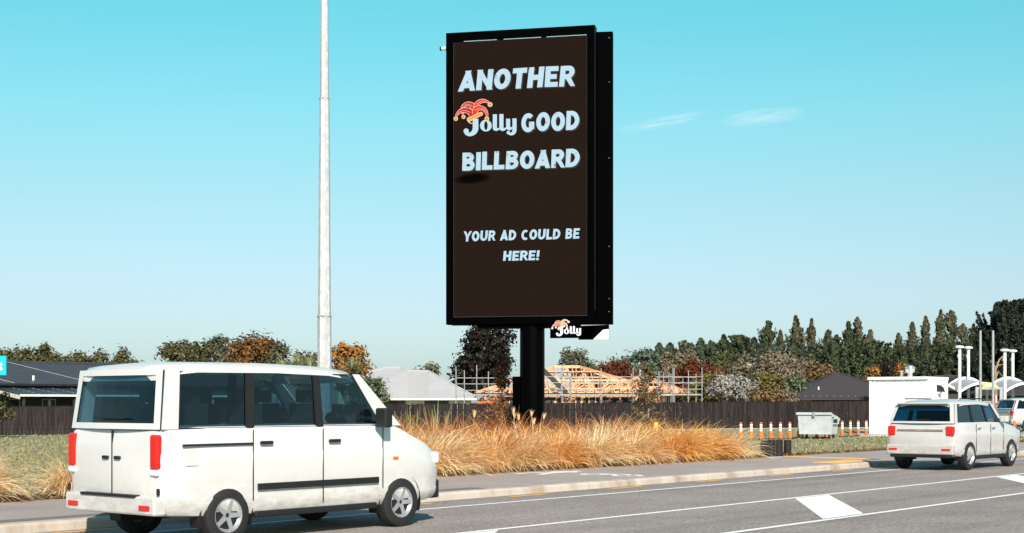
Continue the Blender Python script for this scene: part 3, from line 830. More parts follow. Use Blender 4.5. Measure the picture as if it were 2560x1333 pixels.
for txt, ll, ur, bold, shr in (('ANOTHER', (1144, 229), (1437, 162), .0, .08), ('GOOD', (1303, 331), (1448, 276), .0, .06),
                        ('BILLBOARD', (1155, 428), (1449, 370), .0, .04), ('YOUR AD COULD BE', (1159, 604), (1449.5, 570), -.015, .07), ('HERE!', (1257, 652.5), (1349, 625.5), -.015, .07)):
    if txt not in ('YOUR AD COULD BE', 'HERE!'):
        put_text(txt, ll, ur, None, M['led_shadow'], 'letter_shadow', bold + .01, shr, .006, (.035, -.035))
    put_text(txt, ll, ur, None, M['led_white'], 'letter', bold, shr, .010)

# --- logo: drawn in the coordinates of a close look at the photograph (1120 + x/12.12, 240 + y/12.12)
def ribbon(pts, w, n=8):
    """variable-width stroke -> list of quads; pts (x, y, width)"""
    C = cat([(p[0], p[1], p[2]) for p in pts], n) if len(pts) > 2 else [np.array(p, float) for p in pts]
    L, Rr = [], []
    for i, c in enumerate(C):
        d = C[min(i+1, len(C)-1)][:2] - C[max(i-1, 0)][:2]; d /= np.linalg.norm(d) + 1e-9
        nn = np.array([-d[1], d[0]]) * c[2] * w / 2
        L.append(c[:2] + nn); Rr.append(c[:2] - nn)
    return [[L[i], L[i+1], Rr[i+1], Rr[i]] for i in range(len(C) - 1)]
def circ(x, y, r, n=16, ry=None): return [[(x + r*math.cos(2*math.pi*i/n), y + (ry or r)*math.sin(2*math.pi*i/n)) for i in range(n)]]
def ring(x, y, rx, ry, ix, iy, n=26):
    out = []
    for i in range(n):
        a, b = 2*math.pi*i/n, 2*math.pi*(i+1)/n
        out.append([(x+rx*math.cos(a), y+ry*math.sin(a)), (x+rx*math.cos(b), y+ry*math.sin(b)), (x+ix*math.cos(b), y+iy*math.sin(b)), (x+ix*math.cos(a), y+iy*math.sin(a))])
    return out
ARMS = [  # jester-hat arms: centre line (x, y, width), back to front
    [(770, 420, 150), (740, 300, 150), (640, 240, 120), (540, 250, 100), (440, 330, 80), (430, 450, 50), (450, 560, 30)],
    [(800, 360, 60), (860, 250, 110), (960, 170, 110), (1060, 145, 90), (1160, 160, 62), (1230, 200, 36)],
    [(720, 560, 170), (660, 480, 165), (560, 435, 150), (450, 430, 125), (340, 480, 90), (270, 560, 55), (240, 620, 36)],
    [(800, 560, 130), (830, 430, 150), (900, 370, 140), (1000, 360, 115), (1100, 410, 95), (1160, 500, 72), (1185, 610, 40)],
]
BELLS = [(235, 690, 66), (470, 635, 62), (1275, 262, 74), (1178, 690, 70)]
def logo(mats, mapf, parent, depth0, names=True):
    """mats: outline, red, deep red, orange, bell, gold, white"""
    layers = []
    for i, A in enumerate(ARMS):
        layers.append(('hat_outline', ribbon([(x, y, w + 26) for x, y, w in A], 1), mats[0]))
        layers.append(('hat_arm', ribbon([(x, y, max(8, w - 6)) for x, y, w in A], 1), mats[1] if i % 2 else mats[2]))
        layers.append(('hat_stripe', ribbon([(x, y + w * 0.1, 11) for x, y, w in A[1:-1]], 1), mats[0]))
    # letters
    J = ribbon([(832, 690, 172), (832, 900, 172), (828, 1010, 172), (770, 1110, 150), (660, 1165, 110), (560, 1130, 110), (545, 1070, 120)], 1)
    W = J + circ(548, 1062, 80) + ring(1146, 898, 178, 178, 52, 134)
    W += ribbon([(1418, 555, 126), (1418, 930, 126), (1430, 990, 128), (1480, 1015, 80), (1560, 985, 40)], 1)
    W += ribbon([(1616, 548, 126), (1616, 930, 126), (1630, 990, 128), (1690, 1015, 80), (1770, 965, 40)], 1)
    W += ribbon([(1820, 690, 122), (1820, 920, 122), (1832, 975, 120), (1890, 990, 80), (1950, 950, 40)], 1)
    W += ribbon([(2012, 680, 124), (2012, 1000, 124), (1985, 1110, 112), (1900, 1155, 80), (1830, 1120, 60)], 1) + circ(1826, 1108, 54)
    layers.append(('lettering', W, mats[6]))
    layers.append(('hat_band_outline', ribbon([(622, 720, 136), (800, 632, 130), (1005, 538, 120)], 1) + circ(634, 716, 66) + circ(1000, 540, 60), mats[0]))
    layers.append(('hat_band', ribbon([(640, 708, 96), (800, 630, 96), (1000, 540, 92)], 1) + circ(648, 704, 48) + circ(1000, 540, 46), mats[3]))
    layers.append(('hat_band_tail', ribbon([(625, 740, 40), (640, 800, 34), (700, 830, 26), (742, 828, 20)], 1), mats[4]))
    for x, y, r in BELLS:
        layers.append(('bell', circ(x, y, r), mats[4])); layers.append(('bell_face', circ(x, y + 4, r * 0.62), mats[5]))
    for k, (nm, polys, mt) in enumerate(layers):
        m = MB()
        for p in polys: m.poly([mapf(q[0], q[1], depth0 + 0.0012 * k) for q in p])
        m.build(nm, mt, parent)
def map_big(x, y, d):
    p = face(1120 + x / 12.12, 240 + y / 12.12); return (p.x, YF + .03 - d, p.z)
logo([M['led_pink'], M['led_red'], M['led_red2'], M['led_orange'], M['led_bell'], M['led_gold'], M['led_plain']], map_big, scr, 0.006)
# soft-edged dark patch under the third line
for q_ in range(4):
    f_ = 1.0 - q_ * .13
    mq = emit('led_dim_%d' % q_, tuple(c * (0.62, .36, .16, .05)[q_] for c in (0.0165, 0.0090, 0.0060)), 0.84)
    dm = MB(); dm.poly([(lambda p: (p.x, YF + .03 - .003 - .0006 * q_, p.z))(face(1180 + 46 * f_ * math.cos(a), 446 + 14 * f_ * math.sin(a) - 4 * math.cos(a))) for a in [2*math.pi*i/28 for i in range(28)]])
    o = dm.build('dark_screen_patch', mq, scr); o['label'] = 'soft edged dark smudge under the lettering'

# rear cabinet, set at a slight angle so that the two faces open to the right
rl = to_local(Vector((-1.75, 40.78, 0))); rr_ = to_local(Vector((2.85, 40.22, 0)))
rv = (rr_ - rl); rv.z = 0; rn = Vector((-rv.y, rv.x, 0)).normalized()
rp = [rl, rr_, rr_ + rn * .30, rl + rn * .30]
rear = fixnormals(MB().prism([(p.x, p.y, zl(FZ0)) for p in rp], (0, 0, FZ1 - FZ0 - 0.01)).build('rear_cabinet', M['black'], bb))
for z in (4.25, 4.62, 6.1, 8.6, 10.75, 12.0):
    q = rr_ - rv.normalized() * 0.10
    MB().lathe([(.0, .0), (.013, .0), (.013, .012), (.006, .018), (0, .018)], 10, (0, 0, 0)).build('bolt', M['galv_tube'], rear).matrix_basis = Matrix.Translation((q.x, q.y - .002, zl(z))) @ Matrix.Rotation(rad(90), 4, 'X')
for z in (4.6, 6.0, 7.6, 9.2, 10.8, 11.8):    # spacer brackets between the two cabinets
    a = Vector((XR - .25, YF + D, zl(z))); b = Vector((XR - .25, YF + D + .40, zl(z)))
    beam('bracket', a, b, .06, .06, M['black'], bb)
MB().box(fc.x - 1.25, fc.x + 1.0, YF + .10, YF + .82, zl(FZ0) - .10, zl(FZ0) - .002).build('support_beam', M['black'], bb)
# post
pr = 0.352
post = MB().lathe([(pr, 0.0), (pr, zl(FZ0) - .05)], 40).build('post', M['black_post'], bb, smooth=40)
MB().lathe([(0, 0), (.52, 0), (.52, .03), (0, .03)], 32).build('base_plate', M['black_post'], bb, smooth=30)
MB().box(-.54, -.30, -.16, .20, .10, 2.30).build('meter_cabinet', M['black'], bb)
MB().box(-.585, -.541, -.10, .16, .8, 1.3).build('cabinet_door', M['black_edge'], bb)
# small sign hanging under the right half
sl = face(1375.2, 830, .05)
st, sb = face(1400, 796, .05).z, face(1400, 845.5, .05).z
ys = YF - .05
hang = MB().box(sl.x, face(1452, 830, .05).x, ys, ys + .045, sb, st).build('hanging_sign', M['black'], bb)
def map_small(x, y, d):
    X = 425 + (x - 165) * (835 / 1920.0); Yv = 430 + (y - 95) * (470 / 1130.0)
    p = face(1340 + X / 11.11, 760 + Yv / 11.11, .05); return (p.x, ys - d, p.z)
logo([M['sign_white'], M['sign_orange'], M['sign_red'], M['sign_cream'], M['sign_white'], M['sign_cream'], M['sign_white']], map_small, hang, 0.004)
pz = [face(px, py, -.55) for px, py in ((1446, 815), (1522, 812), (1522, 849), (1446, 849.5))]
back = MB().prism([(p.x, YF + .55, p.z) for p in pz], (0, .06, 0)).build('rear_sign_panel', M['black'], bb); fixnormals(back)  # white panel coloured black where the billboard's shadow covers it
pz = [face(px, py, -.54) for px, py in ((1483, 848.8), (1508, 824.5), (1522, 823), (1522, 848.6))]
wp = MB().prism([(p.x, YF + .538, p.z) for p in pz], (0, .010, 0)).build('sunlit_corner', M['white'], bb); fixnormals(wp)  # white triangle stands for the sunlit part of the panel
wp['label'] = 'white triangle painted as the sunlit corner of the rear sign panel'
# security camera on the left edge
cb = face(1110, 118)
cam_o = thing('security_camera', 'small white security camera on the left edge of the billboard', 'camera', bb.matrix_basis @ Vector((XL, YF + .15, cb.z)), -TH)
MB().tube((-.02, 0, 0), (-.17, 0, -.005), .052, .050, 12).build('housing', M['white'], cam_o, smooth=40)
MB().tube((-.165, 0, -.004), (-.215, 0, -.006), .056, .056, 12).build('lens_hood', M['rubber'], cam_o, smooth=40)
MB().box(-.03, .0, -.04, .04, -.04, .04).build('bracket', M['white'], cam_o)

# ------------------------------------------------------------------ galvanised light pole
PY = 29.0
lp = thing('street_light_pole', 'tall tapered galvanised steel light pole behind the white van', 'light pole', at(811, PY, GZ))
def octo(z, r): return [(r*math.cos(math.pi/4*i + .22), r*math.sin(math.pi/4*i + .22), z) for i in range(8)]
px2m = PY / F
zj1, zj2 = zat(792, PY) - GZ, zat(248, PY) - GZ
MB().loft([octo(0, .150), octo(zj1 + .02, .142)]).build('lower_section', M['galv'], lp)
MB().loft([octo(zj1 - .1, .134), octo(zj2 + .02, .103)]).build('middle_section', M['galv'], lp)
MB().loft([octo(zj2 - .1, .093), octo(11.8, .066)]).build('upper_section', M['galv'], lp)
MB().lathe([(.155, zj1 - .004), (.147, zj1 + .028)], 8).build('joint_collar', M['galv_tube'], lp)
MB().lathe([(.110, zj2 - .004), (.106, zj2 + .026)], 8).build('joint_collar', M['galv_tube'], lp)
MB().path([(0, 0, 11.7), (.5, -.35, 12.1), (1.4, -1.0, 12.25)], [.05, .045, .04], 8).build('arm', M['galv'], lp, smooth=40)
MB().box(1.2, 1.8, -1.35, -.95, 12.2, 12.32).build('lamp_head', M['galv_tube'], lp)
MB().lathe([(.30, 0), (.30, .03), (.17, .05)], 12).build('base_flange', M['galv_tube'], lp)

# ------------------------------------------------------------------ paling fence
A, B = at(-70, 66.5), at(2178, 87.0)
fd = (B - A); FL = fd.length; fdir = fd.normalized()
frot = math.atan2(fd.y, fd.x)
fence = thing('paling_fence', 'long dark stained timber paling fence behind the grass bed', 'fence', (A.x, A.y, GZ), frot)
NP = 292
sp = FL / NP
def ftop(u): return (1.47 + (1.735 - 1.47) * u) - GZ
rng = np.random.default_rng(3)
for i in range(NP):
    u = (i + .5) / NP; x = u * FL; h = ftop(u) + rng.normal(0, .006)
    o = beam('paling', (x, 0.0 if i % 2 else -.012, 0.02), (x + rng.normal(0, .004), 0.0 if i % 2 else -.012, h), sp * 0.95, .020, M['fence'], fence)
for z in (0.3, 1.15):
    beam('rail', (0, .04, z), (FL, .04, z), .05, .09, M['fence'], fence)
for i in range(0, 24):
    x = i * FL / 23; beam('post', (x, .11, 0), (x, .11, ftop(i / 23) - .06), .1, .1, M['fence'], fence)
beam('capping', (0, 0.01, ftop(0) + .014), (FL, 0.01, ftop(1) + .014), .09, .022, M['fence'], fence)
# pale mowing strip at the foot of the fence
struct(fixnormals(MB().prism([(A + fdir*FL*.45) + Vector((.35*fdir.y, -.35*fdir.x, GZ)), B + Vector((.35*fdir.y, -.35*fdir.x, GZ)), B + Vector((0, 0, GZ)), A + fdir*FL*.45 + Vector((0, 0, GZ))], (0, 0, .03)).build('mowing_strip', M['concrete'])))

# ------------------------------------------------------------------ buildings
def ribbed(m, p00, p10, p11, p01, n, h=0.03):
    """sheet-metal roof slope with raised ribs running from eave (p00-p10) to ridge (p01-p11)"""
    p00, p10, p11, p01 = map(Vector, (p00, p10, p11, p01))
    nr = (p10 - p00).cross(p01 - p00).normalized()
    e, r = [], []
    for i in range(n):
        for u, o in ((i, 0), (i + .78, 0), (i + .84, h), (i + .94, h)):
            u /= n
            e.append(p00.lerp(p10, u) + nr * o); r.append(p01.lerp(p11, u) + nr * o)
    e.append(p10); r.append(p11)
    b = len(m.v); k = len(e); m.v += [tuple(p) for p in e + r]
    for i in range(k - 1): m.f.append((b+i, b+i+1, b+k+i+1, b+k+i))
    return m
def window(parent, x0, x1, z0, z1, y, name='window', frame=None, glass=None):
    w = MB().box(x0, x1, y - .03, y + .02, z0, z1).build(name, frame or M['window_frame'], parent)
    MB().box(x0 + .06, x1 - .06, y - .034, y - .026, z0 + .06, z1 - .06).build('pane', glass or M['dark_glass'], w)
    return w

# long dark building behind the fence, parallel to the road
ORI = at(0, 90.0); ORI.x = -32.4
hall = thing('long_dark_building', 'long low dark building with charcoal ribbed roof behind the fence', 'building', (ORI.x, ORI.y, 0), ROAD_ROT)
HX0, HX1, HE, HR = -8.0, 21.6, 2.86, 4.42
MB().box(HX0, HX1, 0.4, 11.6, 0, HE - .02).build('wall', M['wall_dark'], hall)
rm = MB(); ribbed(rm, (HX0 - .3, -.1, HE), (HX1 + .3, -.1, HE), (HX1 + .3, 6, HR), (HX0 - .3, 6, HR), 40)
roof = rm.build('roof', M['roof_dark'], hall)
MB().poly([(HX0 - .3, 12.1, HE), (HX0 - .3, 6, HR - .002), (HX1 + .3, 6, HR - .002), (HX1 + .3, 12.1, HE)]).build('rear_slope', M['roof_dark'], roof)
MB().prism([(HX1 + .1, .4, HE), (HX1 + .1, 11.6, HE), (HX1 + .1, 6, HR - .06)], (.1, 0, 0)).build('gable', M['wall_dark'], hall)
MB().tube((HX0 - .3, 6, HR + .02), (HX1 + .3, 6, HR + .02), .09, n=8).build('ridge_cap', M['roof_dark'], roof)
beam('gutter', (HX0 - .3, -.18, HE - .06), (HX1 + .3, -.18, HE - .06), .14, .13, M['fascia_dark'], hall)
MB().lathe([(.0, 0), (.06, 0), (.06, .14), (.17, .16), (.02, .30), (0, .3)], 12, (.3, 5.6, HR - .05)).build('roof_vent', M['white'], hall)
MB().tube((2.9, .9, 2.9), (2.9, .9, 3.42), .075, n=10).build('vent_pipe', M['white'], hall, smooth=40)
for x in (1.0, 7.0):      # roof flashing lines
    beam('flashing', (x, 0.0, HE + .06), (x - 3.2, 5.8, HR + .03), .05, .02, M['roof_pale'], hall)
# corrugated cladding strips of the front wall
for i in range(36):
    beam('cladding_rib', (7.2 + i * .12, .37, 1.0), (7.2 + i * .12, .37, HE - .1), .05, .03, M['window_frame'] if False else M['roof_dark'], hall)
# lean-to verandahs
def leanto(x0, x1, zf, zb, yf, dark_posts, label):
    t = MB(); ribbed(t, (x0, yf, zf), (x1, yf, zf), (x1, .38, zb), (x0, .38, zb), int((x1 - x0) / .9), .02)
    v = t.build('verandah_roof', M['roof_lean'], hall)
    n = int((x1 - x0) / 1.25)
    for i in range(1, n):
        x = x0 + (x1 - x0) * i / n
        for k in range(7):
            a, b = k / 7 + .02, k / 7 + .10
            beam('roof_screw_row', (x, yf + (.38 - yf) * a, zf + (zb - zf) * a + .03), (x, yf + (.38 - yf) * b, zf + (zb - zf) * b + .03), .03, .01, M['roof_pale'], v)
    beam('verandah_gutter', (x0, yf - .06, zf - .05), (x1, yf - .06, zf - .05), .12, .12, M['white'], hall)
    beam('barge_board', (x0 - .02, yf - .05, zf - .16), (x0 - .02, .3, zb - .16), .03, .24, M['wall_cream'], hall)
    k = 5 if dark_posts else 2
    for i in range(k):
        x = x0 + .35 + (x1 - x0 - .7) * (i * (.78 if dark_posts else 1) / (k - 1))
        beam('verandah_post', (x, yf + .15, 0), (x, yf + .15, zf - .05), .13, .13, M['wall_dark'] if dark_posts else M['wall_cream'], hall)
    beam('downpipe', (x1 - .55, yf, 0), (x1 - .55, yf, zf - .1), .12, .12, M['white'], hall)
leanto(-.73, 9.1, 2.15, 2.66, -3.5, True, '')
leanto(13.76, 18.76, 2.14, 2.55, -3.5, False, '')
MB().box(5.55, 6.25, .32, .38, .2, 2.0).build('teal_door', M['teal'], hall)
window(hall, .6, 1.6, .9, 1.9, .38); window(hall, 3.2, 4.2, .9, 1.9, .38); window(hall, 15.0, 17.2, .9, 1.9, .38)

def hip_house(name, label, loc, rot, W, Dp, ze, zr, hip, wall, roofm, wins=(), fascia=None, ribs=0, over=.45):
    h = thing(name, label, 'house', loc, rot)
    MB().box(-W/2, W/2, 0, Dp, 0, ze - .01).build('wall', wall, h)
    a, b = -W/2 - over, W/2 + over; c, d = -over, Dp + over; m = Dp / 2
    rm = MB(); r0, r1 = (a + hip, m, zr), (b - hip, m, zr)
    r = MB()
    if ribs:
        ribbed(r, (a + hip, c, ze), (b - hip, c, ze), (b - hip, m, zr), (a + hip, m, zr), ribs, .03)
        r.poly([(a, c, ze), (a + hip, c, ze), r0]); r.poly([(b - hip, c, ze), (b, c, ze), r1])
    else: r.poly([(a, c, ze), (b, c, ze), r1, r0])
    r.poly([(b, d, ze), (a, d, ze), r0, r1]); r.poly([(a, d, ze), (a, c, ze), r0]); r.poly([(b, c, ze), (b, d, ze), r1])
    ro = r.build('roof', roofm, h)
    MB().box(a + .02, b - .02, c + .02, d - .02, ze - .16, ze - .012).build('fascia', fascia or M['fascia_dark'], h)
    for p, q in ((r0, r1), ((a, c, ze), r0), ((b, c, ze), r1), ((a, d, ze), r0), ((b, d, ze), r1)):
        MB().tube(Vector(p) + Vector((0, 0, .02)), Vector(q) + Vector((0, 0, .02)), .07, n=6).build('ridge_cap', roofm, ro)
    for x0, x1, z0, z1 in wins: window(h, x0, x1, z0, z1, -.0)
    return h
# pale roofed house
Yp = 106.0
hip_house('pale_roofed_house', 'low cream house with pale grey metal hip roof behind the fence', at(1046, Yp), rad(4), 7.9, 9.0, zat(995, Yp), zat(925, Yp), 3.6, M['wall_cream'], M['roof_pale'],
          [(-2.9, -.9, 1.0, 1.85), (.4, 2.3, 1.0, 1.85)], M['white'], 14)
hip_house('far_pale_house', 'distant pale roof peak rising behind the pale roofed house', at(962, 135), rad(-6), 9, 8, zat(960, 135), zat(917, 135), 4.2, M['wall_cream'], M['roof_pale'], [(-1, 1, .9, 1.8)], M['white'])
# dark tiled house right
Yd = 100.0
dk = hip_house('dark_tiled_house', 'dark brown tiled hip roof house between the shrubs and the white shed', at(2135, Yd), rad(0), 7.6, 9.5, zat(994.5, Yd), zat(930, Yd), 4.15, M['wall_dark'], M['roof_brown'],
          [(-1.6, .8, .9, 1.75)])
for x0, x1 in ((-3.75, -3.0), (.95, 1.75)):
    for r_ in range(12):
        for c_ in range(3):
            xo = .12 if r_ % 2 else 0
            MB().box(x0 + c_*.25 + xo*.5, x0 + c_*.25 + .235 + xo*.5, -.03, .01, .85 + r_*.086, .85 + r_*.086 + .075).build('brick', M['brick'], dk)
MB().prism([(2.2, -.7, 1.9), (3.8, -.7, 1.9), (3.8, -.7, 2.55)], (0, .06, 0)).build('gable_board', M['wall_cream'], dk)
MB().box(2.4, 3.8, -.66, -.2, .3, 1.9).build('side_wall', M['wall_cream'], dk)
MB().lathe([(.0, 0), (.05, 0), (.05, .22), (0, .24)], 8, (-2.3, .9, zat(994.5, Yd) + .55)).build('vent_pipe', M['white'], dk)
for i in range(15):      # pale fixings along the eave
    MB().box(-4.0 + i*.5, -3.95 + i*.5, -.3, -.26, zat(994.5, Yd) + .10, zat(994.5, Yd) + .13).build('roof_clip', M['roof_pale'], dk)
hip_house('forecourt_house', 'dark roofed house behind the white arched wash bays', at(2450, 125), rad(-3), 11.5, 9, zat(968, 125), zat(938, 125), 3.5, M['wall_dark'], M['roof_brown'], [(-3, -1.6, .9, 1.7), (1, 2.4, .9, 1.7)])
hip_house('corner_house', 'dark blue grey roof at the right edge behind the parked car', at(2620, 112), rad(-5), 10, 9, zat(984, 112), zat(938, 112), 4.2, M['wall_dark'], M['roof_dark'], [(-4, -2.8, .9, 1.7)])
hip_house('small_gabled_house', 'small dark hip roof between the shed and the wash bays', at(2395, 118), rad(3), 5, 7, zat(972, 118), zat(943, 118), 2.6, M['wall_dark'], M['roof_brown'], [(-1, 0, .9, 1.7)])

# ------------------------------------------------------------------ house under construction
Yc = 98.0
cs = thing('timber_house_frame', 'house under construction with bare pine roof trusses', 'house frame', at(1462, Yc), rad(1.5))
k = F / Yc
lx = lambda px: (px - 1462) / k
ze, z1, z2 = zat(983, Yc), zat(912, Yc), zat(940, Yc)
TM = M['timber']
def hipframe(xa, xb, depth, zr, y0, step=.62, y_off=0):
    run = depth / 2; rise = zr - ze
    ra, rb = xa + run, xb - run
    if rb < ra + .3: ra = rb = (xa + xb) / 2; 
    y1 = y0 + run
    beam('ridge_board', (ra, y1, zr), (rb, y1, zr), .05, .19, TM, cs)
    for sx, rx in ((xa, ra), (xb, rb)):
        for yy in (y0, y0 + depth): beam('hip_rafter', (sx, yy, ze), (rx, y1, zr), .05, .19, TM, cs)
    n = int((xb - xa) / step)
    for i in range(1, n):            # front and rear rafters
        x = xa + (xb - xa) * i / n
        f = 1.0
        if x < ra: f = (x - xa) / (ra - xa)
        elif x > rb: f = (xb - x) / (xb - rb)
        beam('rafter', (x, y0, ze), (x, y0 + run * f, ze + rise * f), .045, .14, TM, cs)
        if i % 2 == 0: beam('rafter', (x, y0 + depth, ze), (x, y0 + depth - run * f, ze + rise * f), .045, .14, TM, cs)
    for i in range(1, int(depth / .9)):          # side rafters
        yy = y0 + depth * i / int(depth / .9); f = 1 - abs(yy - y1) / run
        beam('rafter', (xa, yy, ze), (xa + (ra - xa) * f, yy, ze + rise * f), .045, .14, TM, cs)
        beam('rafter', (xb, yy, ze), (xb + (rb - xb) * f, yy, ze + rise * f), .045, .14, TM, cs)
    nt = max(3, int(run / .95))
    for j in range(1, nt + 1):                   # truncated trusses
        f = j / (nt + .35); yy = y0 + run * f; zt = ze + rise * f
        a, b = xa + (ra - xa) * f, xb + (rb - xb) * f
        if j % 2: beam('truss_chord', (a, yy, zt), (b, yy, zt), .045, .12, TM, cs)
        beam('truss_chord', (xa + .2, yy, ze + .02), (xb - .2, yy, ze + .02), .045, .12, TM, cs)
        nw = max(4, int((b - a) / .95)) ; xs = [a + (b - a) * q / nw for q in range(nw + 1)]
        for q in range(nw):
            if (q + j) % 2: beam('truss_web', (xs[q], yy, ze + .05), (xs[q+1], yy, zt), .04, .09, TM, cs)
            else: beam('truss_web', (xs[q], yy, zt), (xs[q+1], yy, ze + .05), .04, .09, TM, cs)
            if q % 3 == 0: beam('truss_post', (xs[q], yy, ze), (xs[q], yy, zt), .04, .09, TM, cs)
    for f in (.3, .52, .76):                     # purlins on the front slope
        a, b = xa + (ra - xa) * f, xb + (rb - xb) * f
        beam('purlin', (a, y0 + run * f, ze + rise * f + .1), (b, y0 + run * f, ze + rise * f + .1), .09, .05, TM, cs)
xa, xb = lx(1187), lx(1676)
hipframe(xa, xb, 11.6, z1, 0.0)
xc, xd = lx(1508), lx(1725)
hipframe(xc, xd, 5.6, z2, -.25, .55)
# fascia, top plates, studs, noggins
beam('fascia', (xa, -.06, ze - .09), (lx(1585), -.06, ze - .09), .04, .20, M['fascia_dark'], cs)
beam('fascia', (xc, -.33, ze - .09), (xd, -.33, ze - .09), .04, .20, M['fascia_dark'], cs)
beam('fascia', (xd, -.33, ze - .09), (xd, 5.6, ze - .09), .04, .20, M['fascia_dark'], cs)
beam('wall_plate', (xa + .5, .5, ze - .2), (xd - .5, .5, ze - .2), .09, .09, TM, cs)
beam('wall_plate', (xa + .5, .5, .2), (xd - .5, .5, .2), .09, .09, TM, cs)
x = xa + .55; i = 0
while x < xd - .5:
    if not (4.0 < x - xa < 5.6 or 9.0 < x - xa < 11.0): beam('stud', (x, .5, .2), (x, .5, ze - .2), .07, .09, TM, cs)
    if i % 3 == 0: beam('stud', (x + .2, 3.6, .2), (x + .2, 3.6, ze - .2), .12, .09, TM, cs)
    if i % 4 == 1: beam('brace', (x, .46, .3), (x + 1.1, .46, ze - .2), .02, .09, TM, cs)
    x += .46; i += 1
beam('noggin', (xa + .5, .5, 1.3), (xd - .5, .5, 1.3), .05, .09, TM, cs)
MB().box(xa + 1, xd - 1, 4.3, 4.4, .2, ze - .25).build('lining_board', M['interior'], cs)
for x0, x1 in ((1.0, 1.7), (6.2, 7.0), (12.4, 13.2)):
    MB().box(xa + x0, xa + x1, .62, .66, .2, ze - .35).build('ply_sheet', TM, cs)
beam('roofing_strip', (lx(1358), .4, z1 - .35), (lx(1416), -.2, ze), .03, .34, M['roof_dark'], cs)
MB().tube((lx(1614), 3, ze + .6), (lx(1614), 3, zat(918, Yc)), .11, n=10).build('flue', M['steel_bright'], cs, smooth=40)

# scaffold round the frame
def scaffold(name, label, bays, Y, rows, depth, y0, ytop):
    t = thing(name, label, 'scaffold', at(1462, Y), rad(1.5))
    kk = F / Y; X = lambda px: (px - 1462) / kk
    for j, (px, pt) in enumerate(bays):
        for d, dpx in ((0, 0), (depth, 0)):
            top = zat(pt, Y) - (.35 if d else 0)
            beam('standard', (X(px), d, 0), (X(px), d, top), .032, .032, M['galv_tube'], t, 'tube')
        for py in rows:
            beam('transom', (X(px), 0, zat(py, Y)), (X(px), depth, zat(py, Y)), .020, .020, M['galv_tube'], t, 'tube')
    for (a, _), (b, _) in zip(bays[:-1], bays[1:]):
        for py in rows:
            for d in (0, depth): beam('ledger', (X(a) - .05, d, zat(py, Y)), (X(b) + .05, d, zat(py, Y)), .018, .018, M['galv_tube'], t, 'tube')
        beam('deck_board', (X(a), depth/2, zat(rows[-1], Y) + .06), (X(b), depth/2, zat(rows[-1], Y) + .06), depth * .8, .05, M['galv_tube'], t)
    return t
scaffold('scaffold', 'galvanised tube scaffold along the front of the timber house frame', [(1352, 905), (1405, 913), (1427, 928), (1503, 922), (1583, 920), (1648, 928), (1683, 921)], 94.5, (942, 957, 973, 989), .95, 0, 0)
scaffold('scaffold', 'galvanised tube scaffold tower at the right end of the timber house frame', [(1660, 930), (1686, 919), (1722, 927), (1756, 919)], 97.0, (942, 957, 973, 988), 2.6, 0, 0)
scaffold('scaffold', 'galvanised tube scaffold to the left of the billboard post', [(1140, 918), (1161, 926), (1192, 913), (1221, 929), (1262, 929)], 96.0, (945, 960, 976, 989), 1.2, 0, 0)
br = thing('barrier_net', 'bright orange safety barrier panel under the left scaffold', 'barrier', at(1216, 92.5, GZ))
MB().box(-.62, .62, -.02, .02, 1.35, 1.62).build('net', M['hazard'], br)
for x in (-.6, 0, .6): beam('stake', (x, .04, 0), (x, .04, 1.62), .04, .04, TM, br)

# ------------------------------------------------------------------ trees and shrubs
seed = [11]
def RNG(): seed[0] += 1; return np.random.default_rng(seed[0])
def broad(name, label, px, ytop, Y, wpx, mat, group, base_py=None, leaf=.26, dens=1.0, clump=.45, nb=5, bark='bark', flat=1.0, vertical=0.0, cat_='tree', trunk=True):
    rng = RNG(); t = thing(name, label, cat_, at(px, Y, 0.0), 0, group)
    H = zat(ytop, Y); W = wpx * 1.18 * Y / F
    zb = H * .28 if base_py is None else max(.1, zat(base_py, Y))
    zc = (H + zb) / 2; rz = (H - zb) / 2
    blobs = [(0, 0, zc, W * .33, W * .33, rz * .86)]
    for i in range(nb):
        a = 2*math.pi*i/nb + rng.uniform(-.4, .4); q = rng.uniform(.22, .34) * W
        r = W * rng.uniform(.16, .25)
        blobs.append((math.cos(a)*q, math.sin(a)*q*.8, zc + rz * rng.uniform(-.55, .45), r, r, r * flat * rng.uniform(.75, 1.0)))
    for i in range(max(2, nb // 2)):
        r = W * rng.uniform(.13, .2); blobs.append((rng.uniform(-.26, .26)*W, rng.uniform(-.15, .15)*W, H - r*.8*flat - rng.uniform(0, .25)*rz, r, r, r * .8 * flat))
    me = crown_round('crown', blobs, mat, rng, leaf * .66, dens * .72, clump * .9, vertical)
    lnk(bpy.data.objects.new('crown', me), t)
    if trunk: trunk_mesh(max(zb + rz * .5, .8), max(.05, W * .03), rng, rng.uniform(-.3, .3)).build('trunk', M[bark], t, smooth=60)
    return t
def cone(name, label, px, ytop, Y, wpx, mat, group, leaf=.24, n=260, power=.85, up=.25, z0=.4, spread=.6, per=30, tip=1.4):
    rng = RNG(); t = thing(name, label, 'tree', at(px, Y, 0.0), rng.uniform(0, 6), group)
    power *= rng.uniform(.72, 1.12); up *= rng.uniform(.8, 1.15)
    H = zat(ytop, Y); W = wpx * Y / F
    me = crown_cone('crown', H, W / 2, mat, rng, leaf, z0, n, power, up, spread, per, tip)
    lnk(bpy.data.objects.new('crown', me), t)
    trunk_mesh(H * .8, max(.07, W * .035), rng, 0, 0, .2).build('trunk', M['bark'], t, smooth=60)
    return t
FO = FOL
G1 = 'olive trees behind the long dark building'
